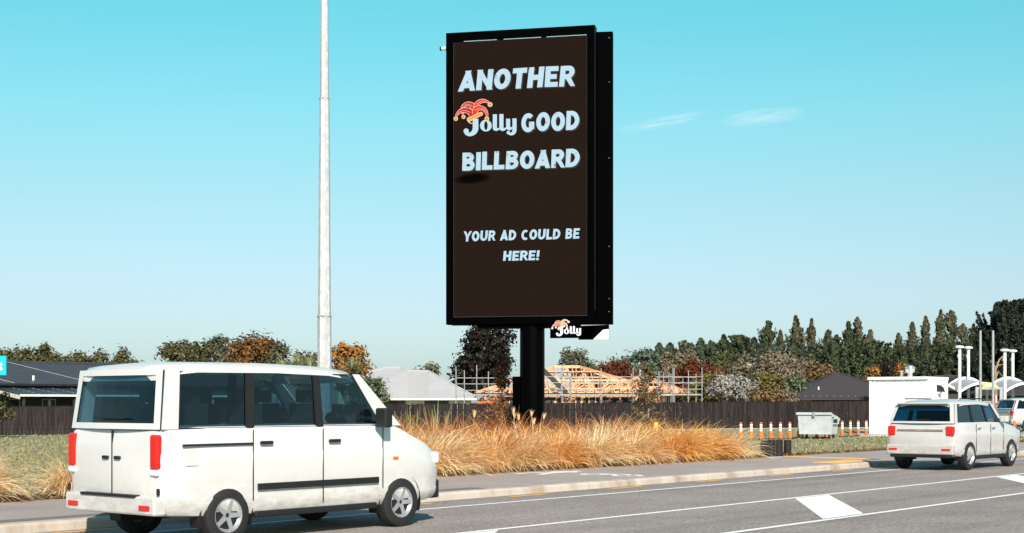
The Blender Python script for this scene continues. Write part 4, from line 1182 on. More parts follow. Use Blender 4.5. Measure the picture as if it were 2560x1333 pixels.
for px, yt, w, lab in ((-18, 868, 95, 'olive tree at the left edge above the teal sign'), (38, 864, 105, 'rounded olive tree over the white roof vent'), (78, 866, 95, 'olive tree just left of the tallest left-hand peak'),
                  (116, 860, 80, 'peaked olive tree, tallest of the left-hand row'), (155, 878, 85, 'low olive tree in the middle of the left-hand row'), (206, 880, 90, 'olive tree right of the middle of the left-hand row'),
                  (256, 878, 80, 'olive tree left of the gap in the left-hand row'), (306, 872, 85, 'thin pointed olive tree right of the gap in the left-hand row'), (345, 899, 60, 'lowest olive bush ending the left-hand row')):
    broad('olive_tree', lab, px, yt, 128 + (px % 7), w, FO['olive'], G1, leaf=.30, clump=.55, nb=5)
broad('olive_tree', 'wide olive green tree left of the copper tree', 468, 846, 120, 150, FO['olive'], None, leaf=.28, nb=7)
broad('olive_tree', 'tall grey olive tree touching the copper tree', 536, 841, 123, 120, FO['olive2'], None, leaf=.28, nb=6)
broad('copper_tree', 'spreading copper brown tree, highest of the left group', 640, 828, 117, 130, FO['copper'], None, leaf=.26, nb=7, vertical=.3)
broad('olive_tree', 'rounded olive tree at the foot of the copper tree', 692, 858, 113, 90, FO['olive2'], None, leaf=.25, nb=6)
broad('flat_topped_tree', 'flat topped dark green tree left of the light pole', 768, 877, 125, 85, FO['olive'], None, leaf=.28, nb=6, flat=.6)
broad('autumn_tree', 'orange autumn tree right of the light pole', 876, 852, 104, 112, FO['autumn'], None, leaf=.26, nb=7, dens=.75)
broad('clipped_hedge', 'large rounded clipped green hedge left of the pale roofed house', 920, 944, 88, 110, FO['hedge'], None, leaf=.16, nb=6, clump=.28, dens=1.3, cat_='hedge', base_py=1040)
broad('hidden_bush', 'green shrub beside the left end of the fence', -4, 985, 62, 50, FO['olive'], None, leaf=.14, nb=5, clump=.25, cat_='shrub', base_py=1060)
broad('small_tree', 'small olive tree peeping over the pale grey roof', 1077, 905, 140, 66, FO['olive2'], None, leaf=.28, nb=5)
broad('dark_tree', 'nearly black leafy tree left of the billboard post', 1213, 806, 114, 140, FO['dark'], None, base_py=985, leaf=.30, nb=10, clump=.6, dens=1.0)
broad('dark_bush', 'dark spreading bush behind the left scaffold', 1190, 920, 116, 140, FO['dark'], None, leaf=.26, nb=6, base_py=1000, cat_='shrub')
# cabbage trees
def cordyline(label, px, ytop, Y, heads, h=1.0):
    t = thing('cabbage_tree', label, 'tree', at(px, Y), 0)
    H = zat(ytop, Y)
    for i, (dx, dz) in enumerate(heads):
        rng = RNG(); zc = H - 1.05 - dz
        MB().path([(0, 0, 0), (dx*.3, .1, zc*.5), (dx, 0, zc)], [.2, .15, .12], 8).build('trunk', M['bark_pale'], t, smooth=60)
        me = blades('leaf_head', 190, rng, FO['cordyline'], (.8, 1.15), .10, (2, 95), 55, .055, 4)
        o = lnk(bpy.data.objects.new('leaf_head', me), t); o.location = (dx, 0, zc)
        me = blades('dead_skirt', 90, rng, FO['deadleaf'], (.7, 1.2), .13, (120, 150), 30, .05, 3)
        o = lnk(bpy.data.objects.new('dead_skirt', me), t); o.location = (dx, 0, zc - .05)
        o.rotation_euler = (0, 0, 1)
cordyline('pale strappy cabbage tree clump left of the light pole', 742, 884, 92, [(-.9, .15), (.0, .0), (.85, .05), (.35, .9)])
cordyline('single headed cabbage tree in front of the orange autumn tree', 882, 884, 90, [(0, 0), (-.7, 1.3)])

# right-hand background, far to near
GC = 'tall pointed trees along the skyline'
far = [(1921, 800, 56, 'conifer', 'pointed tree, leftmost tall peak of the right skyline'), (1951, 822, 42, 'poplar', 'thin pointed tree between the two leftmost tall peaks'),
       (1989, 785, 58, 'poplar', 'pointed brown green tree, second tall peak of the right skyline'), (2029, 792, 44, 'poplar', 'slender pointed tree right of the second tall peak'),
       (2071, 822, 46, 'poplar', 'short pointed tree in the dip of the skyline'), (2091, 834, 42, 'poplar', 'lowest pointed tree in the dip of the skyline'), (2121, 800, 46, 'conifer', 'dark pointed tree left of the twin peak over the dark roof'),
       (2144, 789, 54, 'poplar', 'pointed tree, right peak over the dark tiled roof'), (2176, 822, 48, 'poplar', 'pointed tree before the gap in the skyline'),
       (2246, 830, 50, 'poplar', 'lone thin tree right of the gap in the skyline'), (2281, 802, 54, 'poplar', 'pointed tree above the shed roof vent'), (2314, 786, 60, 'poplar', 'tall pointed tree right of the shed roof vent'),
       (2352, 770, 66, 'poplar', 'tallest left twin of the brown pointed trees'), (2376, 772, 62, 'poplar', 'tallest right twin of the brown pointed trees'), (2408, 806, 50, 'poplar', 'pointed tree behind the left pair of lamp posts'), (2434, 806, 60, 'conifer', 'dark pointed tree behind the left grey mast')]
rng = np.random.default_rng(9)
for i, (px, yt, w, mt, lab) in enumerate(far):
    cone('pointed_tree', lab, px, yt, 150 + (i % 4) * 2.5, w * rng.uniform(1.45, 1.9), FO[mt], GC, leaf=.14, n=340, power=.92, up=1.2, spread=.20, per=48)
# dark conifer mass below the peaks
GM = 'dark conifers under the skyline'
mid = [(1648, 856, 70, 'conifer2', 'dark conifer with split top right of the blue green tree'), (1675, 856, 60, 'conifer', 'bushy conifer behind the taupe tree'), (1712, 852, 60, 'conifer', 'conifer with a double tip left of the sky gap'),
       (1752, 845, 62, 'conifer2', 'leaning conifer above the rust red shrub'), (1776, 852, 56, 'conifer2', 'conifer right of the leaning conifer'), (1809, 835, 84, 'conifer', 'broad star shaped conifer, highest of the middle group'),
       (1850, 838, 80, 'conifer', 'broad dark conifer left of the first tall peak'), (1886, 842, 76, 'conifer2', 'dark conifer below the first tall peak'), (1935, 862, 90, 'conifer2', 'dark conifer behind the big taupe tree'),
       (1985, 850, 86, 'conifer', 'dark conifer below the second tall peak'), (2035, 858, 90, 'conifer', 'dark conifer above the brown tree'), (2085, 846, 86, 'conifer', 'dark conifer in the dip of the skyline'),
       (2130, 846, 90, 'conifer', 'dark conifer over the dark tiled roof'), (2178, 850, 90, 'conifer', 'dark conifer left of the shed'), (2225, 868, 84, 'conifer', 'dark conifer under the sky gap'),
       (2270, 860, 86, 'conifer', 'dark conifer above the shed roof'), (2318, 852, 90, 'conifer', 'dark conifer above the shed lamp'), (2365, 856, 90, 'conifer', 'dark conifer left of the lamp posts'), (2412, 858, 90, 'conifer', 'dark conifer behind the lamp posts'), (2455, 850, 80, 'pine', 'dark conifer behind the grey masts')]
for i, (px, yt, w, mt, lab) in enumerate(mid):
    cone('dark_conifer', lab, px, yt, 136 + (i % 3) * 3, w * 2.35, FO[mt], GM, leaf=.17, n=150, power=.95, up=.9, spread=.18, per=105)
for px, yt, w, lab in ((2498, 752, 100, 'large dark pine at the right edge, left of its pair'), (2548, 748, 110, 'large dark pine cut by the right edge')):
    cone('dark_pine', lab, px, yt, 118, w * 1.9, FO['pine'], 'large pines at the right edge', leaf=.17, n=260, power=.75, up=.85, spread=.20, per=100)
broad('bushy_tree', 'grey olive tree above the timber roof ridge', 1448, 868, 128, 96, FO['olive2'], None, leaf=.28, nb=7)
broad('bushy_tree', 'blue green tree behind the right half of the timber frame', 1592, 872, 126, 118, FO['bluegreen'], None, leaf=.28, nb=8)
broad('rust_shrub', 'rust red shrub behind the right slope of the timber roof', 1528, 900, 118, 108, FO['rust'], None, leaf=.22, nb=7, flat=.8, dens=1.2, cat_='shrub')
broad('rust_shrub', 'rust red shrub behind the right scaffold tower', 1752, 900, 120, 100, FO['rust'], None, leaf=.22, nb=7, flat=.8, dens=1.2, cat_='shrub')
broad('rust_shrub', 'low rust red shrub left of the right scaffold tower', 1692, 915, 121, 70, FO['rust'], None, leaf=.22, nb=5, flat=.8, dens=1.2, cat_='shrub')
broad('taupe_tree', 'dusty taupe tree left of the rust red shrub', 1676, 882, 128, 70, FO['taupe'], None, leaf=.26, nb=6, vertical=.4)
broad('taupe_tree', 'dusty taupe tree above the rust red shrub', 1712, 872, 131, 76, FO['taupe'], None, leaf=.26, nb=6, vertical=.4)
broad('bushy_tree', 'olive tree between the rust red shrub and the big taupe tree', 1798, 884, 129, 90, FO['olive'], None, leaf=.26, nb=6)
broad('taupe_tree', 'airy taupe tree left of the slim street lamp', 1858, 888, 118, 96, FO['taupe'], None, leaf=.22, nb=6, vertical=.5, dens=.75)
broad('taupe_tree', 'biggest taupe tree right of the slim street lamp', 1934, 878, 116, 130, FO['taupe'], None, leaf=.24, nb=9, vertical=.5)
broad('taupe_tree', 'taupe tree with drooping right side beside the brown tree', 1988, 888, 119, 96, FO['taupe'], None, leaf=.24, nb=8, vertical=.5)
broad('brown_tree', 'brown tree left of the dark tiled roof', 2044, 904, 116, 96, FO['brown'], None, leaf=.24, nb=8)
broad('green_shrub', 'yellow green shrub right of the scaffold tower', 1800, 932, 108, 84, FO['yellowgreen'], None, leaf=.22, nb=7, cat_='shrub', base_py=1015)
broad('green_shrub', 'yellow green shrub behind the scaffold tower', 1745, 950, 110, 90, FO['yellowgreen'], None, leaf=.22, nb=7, cat_='shrub', base_py=1015)
broad('green_shrub', 'olive bush in front of the biggest taupe tree', 1930, 935, 106, 90, FO['yellowgreen'], None, leaf=.22, nb=7, cat_='shrub', base_py=1015)
broad('silver_shrub', 'silvery grey shrub left of the slim street lamp', 1836, 938, 100, 106, FO['silver'], None, leaf=.20, nb=9, clump=.32, cat_='shrub', base_py=1015)
broad('dark_shrub', 'dark green shrub left of the dark tiled house', 1990, 942, 104, 66, FO['hedge'], None, leaf=.2, nb=6, cat_='shrub', base_py=1012)
broad('brown_shrub', 'low brown shrub along the fence right of the silvery shrub', 1915, 978, 97, 84, FO['brown'], None, leaf=.18, nb=6, cat_='shrub', base_py=1014)
broad('brown_shrub', 'low brown shrub along the fence left of the dark tiled house', 1958, 982, 98, 60, FO['taupe'], None, leaf=.18, nb=6, cat_='shrub', base_py=1014)
broad('autumn_bush', 'dark bush with orange leaves behind the shed roof vent', 2240, 905, 96, 80, FO['dark'], None, leaf=.2, nb=6, cat_='shrub')
broad('autumn_bush', 'small orange autumn bush beside the shed roof vent', 2256, 912, 92, 34, FO['autumn'], None, leaf=.18, nb=4, dens=.35, cat_='shrub')
broad('autumn_bush', 'orange leaved bush over the dark tiled roof', 2182, 918, 112, 60, FO['autumn'], None, leaf=.2, nb=4, dens=.5, cat_='shrub')
# bare branch among the pines
bt = thing('bare_tree', 'bare pale branching snag between the grey mast and the right lamp posts', 'tree', at(2488, 104))
bm_ = MB(); h0 = zat(915, 104); h1 = zat(884, 104)
bm_.path([(0, 0, 0), (.05, 0, h0 * .6), (0, 0, h0)], [.14, .11, .09], 6)
trk = bm_.build('trunk', M['bark_pale'], bt, smooth=60)
for e in ((.75, .0, h1), (-.3, .2, h1 - .5), (.5, -.2, h0 + .1), (.6, .1, h0 - .8)):
    MB().path([(0, 0, h0 - .3 if e[2] > h0 else h0 - 1), (e[0]*.4, e[1]*.5, (h0 + e[2]) / 2), e], [.08, .06, .02], 6).build('branch', M['bark_pale'], bt, smooth=60)

# slim street lamp
sl_ = thing('street_lamp', 'slim dark street lamp rising between the silvery shrub and taupe trees', 'street lamp', at(1889, 103))
zt = zat(912, 103)
MB().path([(0, 0, 0), (0, 0, zt * .9), (-.08, 0, zt * .97), (-.35, 0, zt)], [.06, .045, .04, .03], 8).build('post', M['rubber'], sl_, smooth=40)
MB().box(-.62, -.3, -.08, .08, zt - .04, zt + .05).build('lamp_head', M['galv_tube'], sl_)

# ------------------------------------------------------------------ planting bed
GT = 'tussock grasses in the roadside bed'
rng = np.random.default_rng(21)
TUS = []
for i in range(12):
    mt = FO[['tussock', 'tussock_red', 'tussock', 'tussock_pale', 'tussock_gold', 'tussock_pale'][i % 6]]
    TUS.append(blades('blades', (700 if i % 6 != 1 else 900), np.random.default_rng(100 + i), mt, (.65, 1.40), .20, (4, 66), 98, (.022 if i % 6 != 1 else .014), 6, .9, (.45, -.22)))
def tussock(s, t, kind, sc, label, rot=None):
    p = R(s, t, GZ); e = thing('tussock_plant', label, 'plant', p, rng.uniform(-.6, .6) if rot is None else rot, GT)
    o = bpy.data.objects.new('blades', TUS[kind]); lnk(o, e); o.scale = (sc * rng.uniform(.95, 1.15), sc * rng.uniform(.95, 1.15), sc * rng.uniform(.88, 1.06))
    return e
LB = {'front': 'golden arching tussock in the front row', 'mid': 'golden orange tussock in the middle rows', 'back': 'reddish tussock in the back rows', 'left': 'straw coloured tussock in the narrow left bed'}
def region(s):
    for lim, tx in ((12.5, ', at the left edge'), (16.5, ', left of the light pole'), (21, ', behind the van'), (25, ', just right of the van'), (28, ', left of the post'), (31, ', by the post'), (33, ', before the young tree')):
        if s < lim: return tx
    return ', near the slatted box'
s = 9.2
while s < 34.3:
    row0 = PATH_T + .55
    if s < 21.5: nrow = 1 if s < 15.5 else 3
    else: nrow = 6
    for j in range(nrow):
        ss_, tt_ = s + rng.uniform(-.18, .18) + (.38 if j % 2 else 0), row0 + j * .78 + rng.uniform(-.14, .14)
        if s < 15.5 and 12.3 < s < 13.4: continue
        pp = R(ss_, tt_)
        if (pp - POLE).xy.length < .75 or (pp - at(811, PY)).xy.length < .5: continue
        if j == 0: kd = rng.choice([0, 2, 4, 6, 8, 3, 5, 10, 9, 4]); lab = LB['front']
        elif j < 3: kd = rng.choice([0, 4, 10, 8, 9, 11, 3, 5]); lab = LB['mid']
        else: kd = rng.choice([1, 7, 1, 7, 4]); lab = LB['back']
        if s < 20.5: kd = rng.choice([3, 5, 9, 11]); lab = LB['left']
        tussock(ss_, tt_, int(kd), rng.uniform(.78, 1.14) if j < 3 else rng.uniform(.85, 1.2), lab + region(ss_))
    s += .86
# plumed seed stalks in front of the post
def plume(px, Y, h, lean, label):
    e = thing('seed_plume', label, 'plant', at(px, Y, GZ), 0, 'seed plumes rising from the grass')
    top = Vector((lean, 0, h))
    MB().path([(0, 0, 0), (lean*.4, 0, h*.55), top], [.008, .007, .005], 6).build('stalk', M['bark_pale'], e)
    me = blades('plume', 46, RNG(), FO['tussock_pale'], (.08, .19), .015, (3, 20), 30, .010, 3)
    o = lnk(bpy.data.objects.new('plume', me), e); o.location = top - Vector((lean*.1, 0, .05)); o.rotation_euler = (0, lean*.8, 0)
for px, Y, h, ln in ((1291, 33.2, 1.25, -.05), (1306, 33.0, 1.22, -.09), (1315, 33.3, 1.30, .14), (1338, 33.6, 1.22, .22), (1288, 34.0, 1.35, -.04), (1325, 34.0, 1.1, .1), (1175, 30.5, 1.3, .1)):
    plume(px, Y, h, ln, 'pale feathery seed plume rising in front of the billboard post' if px > 1200 else 'pale seed plume right of the white van')
# flax
for px, Y, h, lab in ((1036, 36.5, 1.35, 'flax with upright sword leaves just right of the van windscreen'), (1092, 38.0, 1.55, 'taller green flax with upright sword leaves before the fence')):
    e = thing('flax_plant', lab, 'plant', at(px, Y, GZ))
    me = blades('leaves', 26, RNG(), FO['flax'], (h * .75, h * 1.12), .12, (2, 22), 16, .07, 5, .95)
    lnk(bpy.data.objects.new('leaves', me), e)
# young trees with stakes
def young(px, Y, ytop, wpx, mat, lab, tagdx):
    rng = RNG(); t = thing('young_tree', lab, 'tree', at(px, Y, GZ)); H = zat(ytop, Y) - GZ; W = wpx * Y / F
    MB().path([(0, 0, 0), (.02, .01, H * .5), (.0, 0, H * .97)], [.035, .024, .008], 7).build('trunk', M['bark_pale'], t, smooth=60)
    C = []
    for i in range(46):
        h = rng.uniform(.22, .97); a = rng.uniform(0, 6.28); l = W * .55 * (1 - h) ** .6 * rng.uniform(.5, 1.1) + .06
        kx = np.linspace(.15, 1, 26)[:, None]
        C.append(np.array([0, 0, h * H]) + kx * np.array([math.cos(a) * l, math.sin(a) * l, l * .75]) + rng.normal(0, .035, (26, 3)))
    for i in range(14):
        h = rng.uniform(.25, .8); a = rng.uniform(0, 6.28); l = W * .5 * (1 - h) ** .6
        MB().path([(0, 0, h*H), (math.cos(a)*l*.5, math.sin(a)*l*.5, h*H + l*.3), (math.cos(a)*l, math.sin(a)*l, h*H + l*.75)], [.010, .007, .003], 5).build('branch', M['bark'], t)
    me = leaves('crown', np.concatenate(C), .055, rng, mat, None, 2.2); lnk(bpy.data.objects.new('crown', me), t)
    for dx in tagdx:
        X = dx * Y / F
        st = MB().box(X - .025, X + .025, -.025, .025, 0, .95).build('stake', M['bark_pale'], t)
        MB().box(X - .055, X + .055, -.06, -.026, .74, .94).build('yellow_tag', M['yellow'], st)
young(1620, 44.0, 905, 120, FO['youngtree'], 'young sparse tree with a pale trunk right of the billboard', (-11, 20))
young(1254, 43.0, 884, 110, FO['youngdark'], 'young russet tree just left of the billboard post', (32,))
e = thing('wispy_shrub', 'wispy russet shrub at the foot of the young russet tree', 'shrub', at(1246, 42.0, GZ))
lnk(bpy.data.objects.new('foliage', leaves('foliage', np.random.default_rng(5).normal(0, 1, (900, 3)) * np.array([.30, .3, .34]) + np.array([0, 0, .95]), .05, np.random.default_rng(6), FO['youngdark'], None, 2.4)), e)
lnk(bpy.data.objects.new('stems', blades('stems', 90, RNG(), FO['youngdark'], (.7, 1.3), .08, (2, 25), 15, .012, 4)), e)

# short grass standing out of the lawn (one mass)
rngl = np.random.default_rng(77)
N = 52000
px_ = rngl.uniform(-40, 2700, N); Yv = 1 / rngl.uniform(1 / 88.0, 1 / 24.0, N)
X = (px_ - 1280) * Yv / F
sv = X * DX + Yv * DY; tv = X * NX + Yv * NY
fz = A.y + (X - A.x) * (B.y - A.y) / (B.x - A.x)
keep = (tv > PATH_T + .05) & (Yv < fz - .5) & ~((px_ > 2140) & (Yv > 65)) & ~((sv < 36.2) & (tv < 24.6) & (sv > 15.5) )
X, Yv = X[keep], Yv[keep]; n = len(X)
a = rngl.uniform(0, 6.28, n); h = rngl.uniform(.04, .11, n); w = .012 + .0004 * Yv
V = np.zeros((n, 3, 3)); V[:, :, 0] = X[:, None]; V[:, :, 1] = Yv[:, None]; V[:, :, 2] = GZ
V[:, 0, 0] += w * np.cos(a); V[:, 0, 1] += w * np.sin(a); V[:, 1, 0] -= w * np.cos(a); V[:, 1, 1] -= w * np.sin(a)
V[:, 2, 2] += h; V[:, 2, 0] += rngl.normal(0, .035, n); V[:, 2, 1] += rngl.normal(0, .035, n)
me = np_mesh('grass_blades', V.reshape(-1, 3), np.arange(3 * n).reshape(n, 3), np.repeat(rngl.uniform(0, 1, n), 3), FO['lawnblade'])
o = lnk(bpy.data.objects.new('grass_blades', me)); o['kind'] = 'stuff'; o['label'] = 'short dry green grass of the verge and lawn'; o['category'] = 'grass'

# ragged weeds and fallen leaves along the path edge (one mass)
n = 5200; sv = rngl.uniform(8, 60, n); tv = PATH_T + np.abs(rngl.normal(0, .10, n)) - .05
cx = sv * DX + tv * NX; cy = sv * DY + tv * NY
me = leaves('edge_weeds', np.stack([cx, cy, GZ + .02 + np.abs(rngl.normal(0, .03, n))], 1), .045, rngl, FO['brown'], None, 2.0)
o = lnk(bpy.data.objects.new('edge_weeds', me)); o['kind'] = 'stuff'; o['label'] = 'dry weeds and fallen leaves along the back edge of the path'; o['category'] = 'weeds'

# ------------------------------------------------------------------ bollards by the path
bl = thing('slatted_post_box', 'low black slatted timber box at the right end of the grass bed', 'bollard', at(1929, 40.6, GZ), rad(28))
for x in (-.20, -.07, .06, .19):
    MB().box(x - .058, x + .058, -.19, -.15, .0, .50).build('slat', M['bollard'], bl)
for y in (-.10, .02, .14):
    MB().box(.252, .286, y - .05, y + .05, .0, .50 - (y + .1) * .42).build('slat', M['bollard'], bl)
MB().box(-.25, .25, -.148, .19, .02, .47).build('core', M['rubber'], bl)
for x in (-.135, -.005, .125): MB().box(x - .006, x + .006, -.178, -.150, .02, .49).build('edge_strip', M['galv_tube'], bl)
MB().box(-.27, .2, -.24, .2, -.02, .025).build('footing', M['concrete'], bl)
b2 = thing('timber_bollard', 'round dark timber bollard right of the slatted box', 'bollard', at(1969, 41.6, GZ))
MB().lathe([(.11, -.02), (.108, .44), (.098, .47), (.0, .475)], 20).build('post', M['bollard'], b2, smooth=40)

# ------------------------------------------------------------------ orange delineator posts
def delineator(label, px, Y):
    t = thing('delineator_post', label, 'traffic post', at(px, Y, GZ), 0, 'orange posts along the lawn')
    MB().lathe([(.19, 0), (.19, .03), (.11, .045), (.0, .045)], 12).build('base', M['rubber'], t)
    b = MB().lathe([(.080, .04), (.070, .30), (.054, .34), (.050, .67), (.060, .69), (.05, .72), (0, .72)], 14).build('post', M['orange'], t, smooth=40)
    for z in (.345, .455, .565): MB().lathe([(.0535, z), (.059, z + .003), (.059, z + .075), (.0525, z + .078)], 14).build('band', M['reflective'], t, smooth=40)
    return t
cpx = [(1852, 1099), (1878, 1099), (1902.5, 1099), (1927, 1098.5), (1951, 1098.5), (1974.5, 1097.5), (1997, 1096.5), (2042, 1095), (2065, 1094.5), (2105.5, 1092), (2126, 1091.5), (2145.5, 1090.5), (2165.5, 1090)]
ords = ['leftmost orange post, half hidden by the grass', 'second orange post from the grass bed', 'third orange post from the grass bed', 'orange post behind the slatted box', 'orange post between slatted box and round bollard', 'orange post behind the round bollard', 'orange post touching the left side of the steel bin',
        'orange post seen under the left half of the steel bin', 'orange post seen under the right half of the steel bin', 'orange post just right of the steel bin', 'second orange post right of the steel bin', 'third orange post right of the steel bin', 'orange post beside the white shed corner']
for (px, py), lb in zip(cpx, ords):
    Y = F * (EYE - GZ) / (py - HZ); delineator(lb, px, Y)

# ------------------------------------------------------------------ steel waste bin
Yb = 60.6
bn = thing('steel_waste_bin', 'large galvanised steel waste bin with dark lid on the lawn', 'waste bin', at(2038, Yb, GZ), rad(-26))
kb = F / Yb; w2 = 41 / kb
z0b, z1b = .20, zat(1030, Yb) - GZ
m = MB(); fx = w2 * 1.03
m.loft([[(-fx*.95, -.02, z0b), (fx*.98, -.02, z0b), (fx*.98, .95, z0b), (-fx*.95, .95, z0b)], [(-fx*1.02, -.10, z1b - .05), (fx, -.10, z1b - .05), (fx, 1.15, z1b - .22), (-fx*1.02, 1.15, z1b - .22)]])
body = fixnormals(m.build('body', M['dumpster'], bn))
MB().box(-fx*1.09, fx*1.03, -.16, -.06, z1b - .12, z1b - .02).build('rim', M['dumpster'], bn)
for i in range(4):
    x0 = -fx + i * fx / 2 + .03
    MB().prism([(x0, -.12, z1b - .02), (x0 + fx/2 - .06, -.12, z1b - .02), (x0 + fx/2 - .06, 1.16, z1b - .18), (x0, 1.16, z1b - .18)], (0, 0, .11)).build('lid', M['rubber'], bn)
for sx in (-1, 1):
    fixnormals(MB().box(sx*fx*1.0, sx*(fx*1.0 + .10), .15, .85, z1b*.55, z1b*.55 + .26).build('fork_pocket', M['dumpster'], bn))
    MB().box(sx*(fx + .02), sx*(fx + .102), .30, .70, z1b*.55 + .05, z1b*.55 + .21).build('pocket_opening', M['rubber'], bn).location = (0, -.16, 0)
MB().box(-.06, .04, -.20, -.161, z1b - .20, z1b).build('latch', M['galv_tube'], bn)
fixnormals(MB().prism([(fx*1.02, .0, z1b - .1), (fx*1.02, 1.2, z1b - .28), (fx*1.02, 1.2, z1b - .40), (fx*1.02, 0, z1b - .22)], (.05, 0, 0)).build('side_rail', M['dumpster'], bn))
for x in (-fx*.8, fx*.8):
    for y in (.1, .85):
        MB().tube((x - .03, y, .085), (x + .03, y, .085), .085, n=14).build('castor', M['rubber'], bn, smooth=40)
        MB().box(x - .05, x + .05, y - .04, y + .04, .13, .205).build('castor_fork', M['galv_tube'], bn)

# ------------------------------------------------------------------ white shed
Ys = 68.5
sh = thing('white_shed', 'white panel shed with flat roof and spinning roof vent', 'shed', at(2246, Ys, GZ), rad(-36))
ks = F / Ys; hw = (2322 - 2174) / 2 / ks / math.cos(rad(21)) * .95; hz = zat(949, Ys) - GZ; dp = 2.8
MB().box(-hw + .10, hw, 0, dp, 0.02, hz).build('wall', M['white_wall'], sh)
MB().box(-hw, -hw + .11, -.04, .10, 0, hz).build('corner_post', M['white'], sh)
MB().box(-hw + .22, -hw + .27, -.03, .0, 0, hz).build('downpipe', M['white'], sh)
MB().box(-hw - .06, hw + .02, -.12, dp + .05, hz, hz + .13).build('roof_fascia', M['white'], sh)
for i in range(5): MB().box(-hw + .12 + i * 2*hw/5, -hw + .125 + i * 2*hw/5 + .012, -.006, .0, .05, hz - .02).build('panel_joint', M['window_frame'], sh)
MB().box(-hw - .1, hw + .1, -.25, dp, -.06, .02).build('slab', M['concrete'], sh)
tb = MB().lathe([(.12, 0), (.12, .18), (.15, .20), (.23, .33), (.24, .42), (.20, .52), (.08, .58), (0, .59)], 18, (.28, .8, hz + .13)).build('turbine_vent', M['steel_bright'], sh, smooth=25)
for i in range(12):
    a = i * math.pi / 6
    beam('vane', (.28 + .20*math.cos(a), .8 + .20*math.sin(a), hz + .36), (.28 + .235*math.cos(a + .2), .8 + .235*math.sin(a + .2), hz + .60), .03, .02, M['steel_bright'], tb)
MB().lathe([(.07, 0), (.07, .25), (.11, .27), (.09, .32), (0, .33)], 12, (-.45, 1.6, hz + .13)).build('roof_cowl', M['galv_tube'], sh, smooth=40)
fl = MB().prism([(hw + .003, 1.2, hz - .55), (hw + .30, 1.2, hz - .60), (hw + .22, 1.2, hz - .38), (hw + .10, 1.2, hz - .28), (hw + .003, 1.2, hz - .26)], (0, .34, 0)).build('flood_light', M['rubber'], sh)
fixnormals(fl)
MB().box(hw + .02, hw + .16, 1.25, 1.48, hz - .66, hz - .585).build('lamp_glass', M['white'], fl)

# ------------------------------------------------------------------ wash bays / forecourt
Yw = 95.0
kw = F / Yw
wb_ = thing('arched_wash_bay', 'white barrel arched canopy of the wash bays on slender posts', 'canopy', at(2400, Yw, GZ))
span = (2512 - 2400) / kw
zs, za = zat(981, Yw) - GZ, zat(962, Yw) - GZ
def arch(x0, x1, y, zs, za, w=.16, d=.12, n=18):
    m = MB(); rings = []
    for i in range(n + 1):
        u = i / n; x = x0 + (x1 - x0) * u; z = zs + (za - zs) * 4 * u * (1 - u)
        rings.append([(x, y, z - w/2), (x, y + d, z - w/2), (x, y + d, z + w/2), (x, y, z + w/2)])
    return m.loft(rings)
for i in range(-1, 3):
    fixnormals(arch(i*span, (i+1)*span, 0, zs, za + .1).build('arch_rib', M['white'], wb_))
    fixnormals(arch(i*span + .5, (i+1)*span + .5, 5.0, zs + .25, za + .55).build('arch_rib', M['white'], wb_))
    m = MB(); rg = []
    for q in range(13):
        u = q / 12; z = zs + (za + .1 - zs) * 4*u*(1-u)
        rg.append([(i*span + span*u, .12, z + .02), (i*span + .5 + span*u, 4.98, z + .36)])
    b0 = len(m.v); m.v += [p for r_ in rg for p in r_]
    for q in range(12): m.f.append((b0+2*q, b0+2*q+2, b0+2*q+3, b0+2*q+1))
    m.build('vault_sheet', M['roof_pale'], wb_)
for i in range(0, 3):
    for y, dxx in ((0.06, 0.0), (5.06, .5)):
        beam('column', (i*span + dxx, y, 0), (i*span + dxx, y, zs + (.25 if y > 1 else 0)), .10, .10, M['white'], wb_, 'tube')
    beam('tie_beam', (i*span, .06, zs + .45), (i*span + .5, 5.06, zs + .45), .06, .06, M['white'], wb_)
def lamp_post(label, px, ytop, Y):
    t = thing('lamp_post', label, 'lamp post', at(px, Y, GZ), 0, 'white lamp posts with disc heads'); H = zat(ytop, Y) - GZ
    MB().tube((0, 0, 0), (0, 0, H - .1), .105, .10, 12).build('post', M['white'], t, smooth=40)
    MB().lathe([(0, H - .16), (.16, H - .15), (.30, H - .09), (.31, H - .04), (.22, H + .03), (0, H + .06)], 20).build('disc_head', M['white'], t, smooth=40)
    MB().box(-.16, -.09, -.08, .08, H - .75, H - .52).build('sensor', M['galv_tube'], t)
lamp_post('white disc lamp post, far left of the four', 2399, 866, 94.5); lamp_post('white disc lamp post, second from the left, thinner', 2421, 868, 99.8)
lamp_post('white disc lamp post, third from the left', 2512, 874, 94.6); lamp_post('white disc lamp post, far right of the four', 2532, 876, 99.9)
for px, lab in ((2451, 'plain grey mast, left of the two'), (2482.5, 'plain grey mast, right of the two')):
    t = thing('grey_mast', lab, 'mast', at(px, 84, GZ), 0, 'plain grey masts'); H = zat(828, 84) - GZ
    MB().tube((0, 0, 0), (0, 0, H), .085, .07, 12).build('pole', M['galv_tube'], t, smooth=40)
    MB().lathe([(.075, 0), (.08, .03), (0, .05)], 12, (0, 0, H)).build('cap', M['galv_tube'], t)
Yg = 88.0; kg = F / Yg
pt_ = thing('portal_frame', 'grey portal frame with a yellow sign over the forecourt', 'portal', at(2473, Yg, GZ))
ph = zat(974, Yg) - GZ
for sx in (-.78, .72): MB().box(sx - .09, sx + .09, -.08, .08, 0, ph).build('post', M['galv_tube'], pt_)
MB().box(-.87, .81, -.082, .082, ph, ph + .16).build('lintel', M['galv_tube'], pt_)
ys_ = MB().box(-.42, .40, -.06, .02, ph + .17, ph + .42).build('yellow_sign', M['yellow'], pt_)
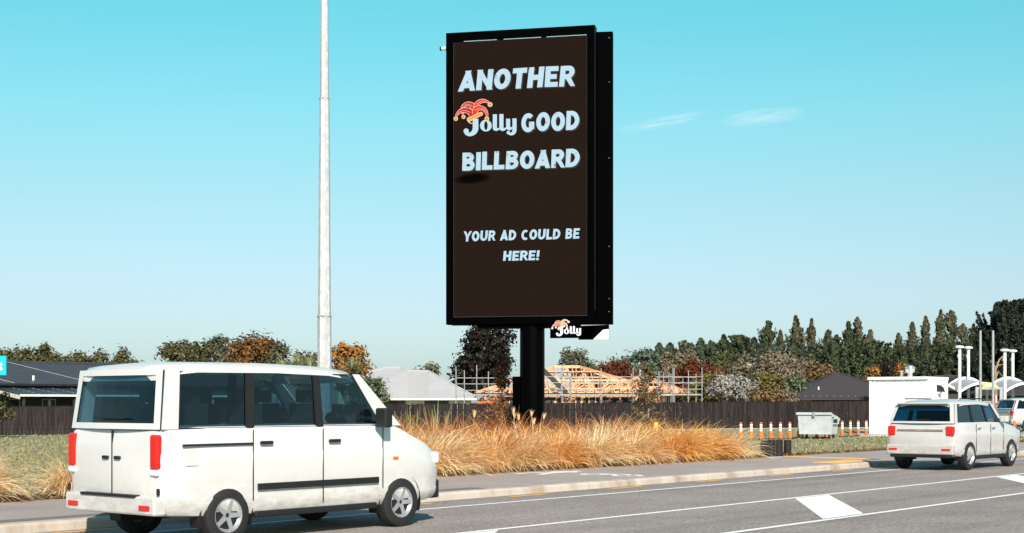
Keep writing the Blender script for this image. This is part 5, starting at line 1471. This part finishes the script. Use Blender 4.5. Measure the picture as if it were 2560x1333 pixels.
for z, xx in ((.22, .30), (.30, .34), (.36, .2)): MB().box(-xx, xx*.9, -.064, -.0605, ph + z, ph + z + .035).build('sign_line', M['reflective'], ys_)
rs = MB().box(.32, .46, -.12, -.085, ph - 1.05, ph - .25).build('red_banner', M['red_sign'], pt_)
for z in (.35, .48, .6, .72): MB().box(.36, .42, -.124, -.1205, ph - z - .08, ph - z).build('banner_mark', M['reflective'], rs)
bx = thing('payment_kiosk', 'white equipment cabinet with grey panels inside the portal frame', 'kiosk', at(2468, 86.5, GZ))
MB().box(-.5, .42, 0, .5, .05, 1.52).build('cabinet', M['white'], bx)
for x, z in ((-.38, .9), (-.38, 1.2), (.1, 1.1)): MB().box(x, x + .22, -.02, .0, z, z + .18).build('panel', M['window_frame'], bx)
MB().box(-.5, .42, -.02, .0, 1.56, 1.62).build('hood', M['galv_tube'], bx)
for px, Yx, lab in ((2419, 90, 'dark blue box beside the left lamp posts'), (2530, 90, 'dark blue box beside the right lamp posts')):
    t = thing('blue_bin', lab, 'bin', at(px, Yx, GZ), 0, 'blue boxes on the forecourt')
    MB().box(-.25, .25, -.2, .2, .0, 1.25).build('body', M['blue_box'], t)
    MB().box(-.12, .10, -.21, -.2, .95, 1.02).build('mark', M['reflective'], t); MB().lathe([(0, 0), (.07, 0), (.07, .008), (0, .008)], 14).build('round_mark', M['reflective'], t).matrix_basis = Matrix.Translation((0, -.201, .72)) @ Matrix.Rotation(rad(90), 4, 'X')
# blue-green flax bed in front of the forecourt
for i, (px, Y) in enumerate(((2452, 63), (2478, 64), (2504, 63.5), (2528, 64.5), (2465, 62))):
    e = thing('blue_flax', ['blue green flax nearest the passing car', 'blue green flax under the grey masts', 'blue green flax under the red banner', 'blue green flax before the parked car', 'low blue green flax in front of its row'][i], 'plant', at(px, Y, GZ), i)
    lnk(bpy.data.objects.new('leaves', blades('leaves', 150, RNG(), FO['flaxblue'], (.6, 1.0), .25, (3, 60), 50, .035, 4)), e)

# teal sign at the left edge
tsn = thing('teal_sign', 'teal sign board with beige marks at the left edge', 'sign', at(-30, 60, GZ))
tk = F / 60
x0, x1 = -40 / tk, 46 / tk; z0, z1_ = zat(938, 60) - GZ, zat(890, 60) - GZ
brd = MB().box(x0, x1, -.04, .04, z0, z1_).build('board', M['teal'], tsn)
for yy in (911.5, 922): MB().lathe([(0, 0), (.08, 0), (.08, .006), (0, .006)], 16).build('mark', M['beige'], brd).matrix_basis = Matrix.Translation((30/tk, -.041, zat(yy, 60) - GZ)) @ Matrix.Rotation(rad(90), 4, 'X') @ Matrix.Scale(1.5, 4, (1, 0, 0))
for x in (x0 + .3, x1 - .9): MB().box(x - .05, x + .05, .045, .14, 0, z1_ - .1).build('post', M['galv_tube'], tsn)

# ------------------------------------------------------------------ vehicles
RINGP = [(.80, 0.0), (.93, .02), (.975, .10), (.985, .20), (.972, .24), (.985, .40), (1.0, .62), (.998, .70), (.975, .735), (.968, .86), (.945, .95), (.925, .985), (.86, 1.0)]
def body_loft(st):
    m = MB(); rings = []
    for x, zb, zt, hwid in st:
        r = [(x, hwid*a, zb + (zt - zb)*b) for a, b in RINGP] + [(x, -hwid*a, zb + (zt - zb)*b) for a, b in reversed(RINGP)]
        rings.append(r)
    return m.loft(rings)
def wheel(parent, x, y, r, w):
    t = bpy.data.objects.new('wheel', None); lnk(t, parent); t.location = (x, y, r)
    sgn = 1 if y > 0 else -1
    prof = [(r*.62, -w*.5), (r*.86, -w*.52), (r*.97, -w*.42), (r, -w*.25), (r, w*.25), (r*.97, w*.42), (r*.86, w*.52), (r*.62, w*.5)]
    Mx = Matrix.Rotation(rad(90), 4, 'X')
    ty = MB().lathe(prof, 28, cap=False).build('tyre', M['tyre'], t, smooth=35); ty.matrix_basis = Mx
    rm = MB().lathe([(r*.63, -w*.40), (r*.66, w*.49), (r*.60, w*.50), (r*.55, w*.36), (r*.52, w*.30), (0.001, w*.30)], 28, cap=False)
    for i in range(5):
        a = i * 2*math.pi/5; c, s_ = math.cos(a), math.sin(a); q = Vector((-s_, c, 0)); d = Vector((c, s_, 0))
        rm.prism([d*r*.08 + q*r*.10 + Vector((0, 0, w*.32)), d*r*.56 + q*r*.07 + Vector((0, 0, w*.38)), d*r*.56 - q*r*.07 + Vector((0, 0, w*.38)), d*r*.08 - q*r*.10 + Vector((0, 0, w*.32))], (0, 0, w*.08))
    ro = rm.build('rim', M['rim'], t, smooth=35); ro.matrix_basis = Matrix.Rotation(rad(90 if sgn < 0 else -90), 4, 'X')
    MB().lathe([(0, w*.305), (r*.5, w*.305), (r*.5, w*.31), (0, w*.31)], 24).build('brake_disc', M['trim_black'], t).matrix_basis = ro.matrix_basis.copy()
def vehicle(name, label, loc, rot, P):
    v = thing(name, label, P['cat'], loc, rot)
    paint, glass = P['paint'], P['glass']
    body = fixnormals(body_loft(P['body']).build('body', paint, v))
    hwm = max(b[3] for b in P['body'])
    for wx in P['wheels']:
        for sy in (-1, 1):
            c = MB().tube((wx, sy*(hwm - .27), P['wr'] + .01), (wx, sy*(hwm + .2), P['wr'] + .01), P['wr'] + .065, n=28).build('cutter', None)
            fixnormals(c)
            md = body.modifiers.new('b', 'BOOLEAN'); md.operation = 'DIFFERENCE'; md.object = c; md.solver = 'EXACT'
            dg = bpy.context.evaluated_depsgraph_get(); dg.update()
            me = bpy.data.meshes.new_from_object(body.evaluated_get(dg))
            body.modifiers.clear(); body.data = me; bpy.data.objects.remove(c)
    body.data.name = 'body'; body.data.shade_smooth(); body.data.set_sharp_from_angle(angle=rad(38))
    for wx in P['wheels']:
        for sy in (-1, 1):
            wheel(v, wx, sy*(hwm - .115), P['wr'], .22)
            m = MB(); R0 = P['wr'] + .06   # dark wheel-arch liner
            rg = [[(wx + R0*math.cos(a), sy*yy, P['wr'] + .01 + R0*math.sin(a)) for a in [math.pi*(-.12 + 1.24*i/16) for i in range(17)]] for yy in (hwm - .03, hwm - .262)]
            m.loft(rg, cap=False, closed=False); m.poly(rg[1]); m.build('wheel_arch', M['trim_black'], v)
    # roof
    rings = []
    for x, z, hwid in P['roof']:
        p = [(.90, -.13), (1.0, -.12), (.985, -.06), (.90, -.012), (.55, .012), (0, .02)]
        rings.append([(x, hwid*a, z + b) for a, b in p] + [(x, -hwid*a, z + b) for a, b in reversed(p[:-1])])
    ro = fixnormals(MB().loft(rings).build('roof', paint, v, smooth=38))
    zb, zr = P['belt'], P['roof'][len(P['roof'])//2][1] - .115
    wbt, wrf = P['wb'], P['roof'][len(P['roof'])//2][2] * .985
    cuts = P['cuts']
    for sy in (-1, 1):
        for i in range(len(cuts) - 1):
            (a0, a1), (b0, b1) = cuts[i], cuts[i+1]
            q = [Vector((a0, sy*wbt, zb - .02)), Vector((b0, sy*wbt, zb - .02)), Vector((b1, sy*wrf, zr)), Vector((a1, sy*wrf, zr))]
            if i % 2 == 0:
                fixnormals(MB().prism(q, (0, -sy*.06, 0)).build('pillar', paint if (i in (0, len(cuts) - 2)) else M['trim_black'], v))
            else:
                q = [p - Vector((0, sy*.018, 0)) for p in q]
                gl = MB().poly(q).build('side_window', glass, v)
                c = sum(q, Vector()) / 4; fr_ = MB()
                for j in range(4):
                    p0, p1 = q[j] + Vector((0, sy*.010, 0)), q[(j+1) % 4] + Vector((0, sy*.010, 0))
                    i0, i1 = p0.lerp(c, .045), p1.lerp(c, .045)
                    fr_.poly([p0, p1, i1, i0])
                fr_.build('window_seal', M['trim_black'], gl)
    # painted surround of the rear window
    o4 = [Vector((cuts[0][0] - .02, y_, z_)) if z_ < zr else Vector((cuts[0][1] - .02, y_, z_)) for y_, z_ in ((-wbt*.985, zb - .02), (wbt*.985, zb - .02), (wrf*.985, zr + .02), (-wrf*.985, zr + .02))]
    cc_ = sum(o4, Vector()) / 4; sm = MB()
    bow_ = lambda p: p + Vector((-.06 * (1 - (p.y / wbt) ** 2), 0, 0))
    for j in range(4):
        for q in range(6):
            a_, b_ = o4[j].lerp(o4[(j+1) % 4], q / 6), o4[j].lerp(o4[(j+1) % 4], (q + 1) / 6)
            sh_ = lambda p: Vector((p.x + (cc_.x - p.x) * .17, p.y * .88, cc_.z + (p.z - cc_.z) * .80))
            sm.poly([bow_(a_), bow_(b_), bow_(sh_(b_)), bow_(sh_(a_))])
    sm.build('rear_window_surround', paint, v, smooth=60)
    for nm, (c0, c1), out in (('windscreen', cuts[-1], .10), ('rear_window', cuts[0], -.05)):
        m = MB(); g = []
        for j in range(7):
            u = -1 + 2*j/6; bow = out * (1 - u*u)
            g.append(((c0 + bow, u*wbt*.985, zb - .02), (c1 + bow, u*wrf*.985, zr + .02)))
        for j in range(6): m.poly([g[j][0], g[j+1][0], g[j+1][1], g[j][1]])
        m.build(nm, glass, v, smooth=60)
    # interior: floor pan cap, seats, dash
    x0, x1 = cuts[0][0] + .08, cuts[-1][0] - .1
    for sx in P['seats']:
        for sy in (-.42, .42):
            MB().box(sx - .10, sx + .06, sy - .23, sy + .23, zb - .1, zb + .28).build('seat', M['interior'], v)
            MB().box(sx - .08, sx + .02, sy - .12, sy + .12, zb + .29, zb + .46).build('headrest', M['interior'], v)
    MB().tube((P['dash'] - .25, -.40, zb + .02), (P['dash'] - .22, -.40, zb + .06), .17, n=18).build('steering_wheel', M['trim_black'], v)
    # lamps, bumpers, trim
    for nm, bx_, mt in P['bits']:
        for sy in ((-1, 1) if bx_[2] != 'c' else (0,)):
            x0, x1, y0, y1, z0, z1 = (bx_[0], bx_[1], *( (-bx_[3], bx_[3]) if sy == 0 else (sy*bx_[2], sy*bx_[3])), bx_[4], bx_[5])
            if y0 > y1: y0, y1 = y1, y0
            o = MB().box(x0, x1, y0, y1, z0, z1).build(nm, mt, v)
            md = o.modifiers.new('bevel', 'BEVEL'); md.width = min(.025, (x1-x0)*.35, (y1-y0)*.35, (z1-z0)*.35); md.segments = 2
    return v
W1 = .96
van = vehicle('white_van', 'white window van driving along the far lane in front of the grass bed', R(9.95, 14.52, 0.0), ROAD_ROT, dict(
    cat='van', paint=M['van_white'], glass=M['car_glass'], pillar_paint=True,
    body=[(0, .52, 1.20, .80), (.03, .42, 1.36, .90), (.14, .36, 1.42, .945), (.7, .32, 1.42, W1), (2.2, .30, 1.42, W1), (3.4, .30, 1.42, W1), (3.85, .30, 1.40, .955), (4.15, .30, 1.28, .945), (4.5, .32, 1.14, .92), (4.72, .36, 1.02, .87), (4.84, .42, .86, .78), (4.88, .5, .74, .70)],
    roof=[(.10, 2.08, .78), (.18, 2.13, .84), (.6, 2.17, .86), (1.8, 2.18, .865), (2.7, 2.16, .855), (3.05, 2.12, .83), (3.22, 2.08, .78)],
    belt=1.40, wb=.905, cuts=[(.05, .14), (.28, .34), (1.30, 1.34), (1.40, 1.44), (2.45, 2.44), (2.55, 2.52), (3.62, 3.12), (3.98, 3.24)],
    wheels=(.98, 3.95), wr=.335, seats=(.85, 1.7, 2.7), dash=3.5,
    bits=[('tail_lamp', (-.025, .06, .76, .90, .92, 1.32), M['tail_red']), ('reversing_lamp', (-.028, .05, .76, .90, .84, .915), M['lamp_clear']), ('door_handle', (-.03, .0, .06, .18, 1.02, 1.06), M['trim_black']), ('bumper_step', (-.085, .02, 'c', .55, .585, .615), M['trim_black']), ('rear_wiper', (-.05, -.03, 'c', .30, 1.50, 1.52), M['trim_black']), ('hinge', (-.02, .02, .885, .91, .62, .70), M['trim_black']), ('rear_bumper', (-.06, .12, 'c', .90, .38, .60), M['van_white']), 
          ('reflector', (-.075, -.055, .62, .82, .44, .50), M['tail_red']), ('rear_door_seam', (-.012, .02, 'c', .006, .60, 1.36), M['trim_black']),
          ('head_lamp', (4.52, 4.80, .60, .86, .84, 1.0), M['lamp_clear']), ('front_bumper', (4.70, 4.93, 'c', .74, .34, .60), M['trim_black']), ('grille', (4.82, 4.91, 'c', .45, .66, .82), M['trim_black']),
          ('side_moulding', (1.42, 3.5, .955, .975, .62, .70), M['trim_black']), ('sill', (1.4, 3.5, .88, .945, .28, .36), M['trim_black']),
          ('door_seam', (2.50, 2.512, .950, .964, .42, 1.36), M['trim_black']), ('door_seam', (3.58, 3.592, .948, .962, .55, 1.36), M['trim_black']), ('door_seam', (1.35, 1.362, .950, .964, .50, 1.36), M['trim_black']),
          ('slide_rail', (.30, 1.36, .945, .966, 1.18, 1.205), M['trim_black']), ('door_handle', (2.60, 2.80, .950, .985, 1.18, 1.22), M['trim_black']), ('door_handle', (1.46, 1.66, .950, .985, 1.18, 1.22), M['trim_black']),
          ('mirror', (3.42, 3.56, .97, 1.17, 1.36, 1.62), M['trim_black']), ('mirror_arm', (3.50, 3.56, .90, .98, 1.40, 1.46), M['trim_black']), ('side_indicator', (3.78, 3.88, .950, .962, .92, .96), M['orange']),
          ('wiper', (4.02, 4.06, .15, .60, 1.40, 1.42), M['trim_black']), ('fuel_flap', (.35, .53, .952, .962, .95, 1.12), M['van_white'])]))
W2 = .935
SUV = dict(cat='car', paint=M['car_white'], glass=M['car_glass2'], pillar_paint=False,
    body=[(0, .52, .98, .76), (.04, .42, 1.14, .86), (.16, .36, 1.20, .915), (.8, .30, 1.20, W2), (2.0, .28, 1.20, W2), (3.1, .28, 1.18, W2), (3.5, .28, 1.14, .925), (4.0, .30, 1.06, .91), (4.4, .34, .98, .86), (4.58, .42, .86, .78), (4.64, .5, .74, .70)],
    roof=[(.24, 1.62, .68), (.36, 1.68, .74), (.8, 1.74, .77), (1.7, 1.76, .775), (2.4, 1.72, .765), (2.75, 1.66, .73)],
    belt=1.19, wb=.865, cuts=[(.06, .30), (.22, .42), (1.15, 1.18), (1.27, 1.26), (2.10, 2.02), (2.20, 2.10), (3.02, 2.56), (3.24, 2.70)],
    wheels=(.88, 3.65), wr=.37, seats=(1.35, 2.2), dash=3.0,
    bits=[('tail_lamp', (-.02, .10, .66, .86, .86, 1.10), M['tail_red']), ('rear_bumper', (-.07, .14, 'c', .86, .40, .64), M['car_white']), ('bumper_lower', (-.06, .1, 'c', .78, .32, .40), M['trim_black']),
          ('reflector', (-.085, -.065, .58, .80, .50, .55), M['tail_red']), ('tailgate_strip', (-.03, .0, 'c', .60, .98, 1.02), M['chrome']), ('spoiler', (.12, .36, 'c', .66, 1.645, 1.685), M['car_white']), ('rear_wiper', (.02, .05, 'c', .22, 1.24, 1.27), M['trim_black']),
          ('head_lamp', (4.30, 4.56, .56, .80, .80, .94), M['lamp_clear']), ('front_bumper', (4.48, 4.68, 'c', .70, .34, .56), M['trim_black']),
          ('door_seam', (1.24, 1.252, .926, .938, .45, 1.15), M['trim_black']), ('door_seam', (2.18, 2.192, .926, .938, .38, 1.15), M['trim_black']), ('door_seam', (3.06, 3.072, .926, .938, .45, 1.12), M['trim_black']),
          ('sill', (1.3, 3.2, .86, .925, .26, .36), M['trim_black']), ('door_handle', (1.34, 1.52, .928, .955, 1.02, 1.055), M['chrome']), ('door_handle', (2.28, 2.46, .928, .955, 1.02, 1.055), M['chrome']),
          ('mirror', (2.86, 3.02, .90, 1.10, 1.18, 1.34), M['car_white']), ('roof_rail', (.7, 2.3, .70, .735, 1.765, 1.795), M['trim_black'])])
vehicle('white_suv', 'white four wheel drive car on the road at the right edge', R(33.6, 14.86, 0.0), ROAD_ROT, SUV)
SUV2 = dict(SUV)
vehicle('parked_car', 'white car parked on the forecourt at the right edge', at(2524, 74.0, GZ + .03) + Vector((0, .9, 0)), rad(12), SUV2)
ck = thing('orange_cone', 'orange traffic cone behind the parked car', 'traffic cone', at(2536, 71.5, GZ))
MB().lathe([(.17, .03), (.05, .62), (.035, .66), (0, .66)], 16).build('cone', M['orange'], ck, smooth=40)
MB().box(-.2, .2, -.2, .2, 0, .03).build('base', M['rubber'], ck)
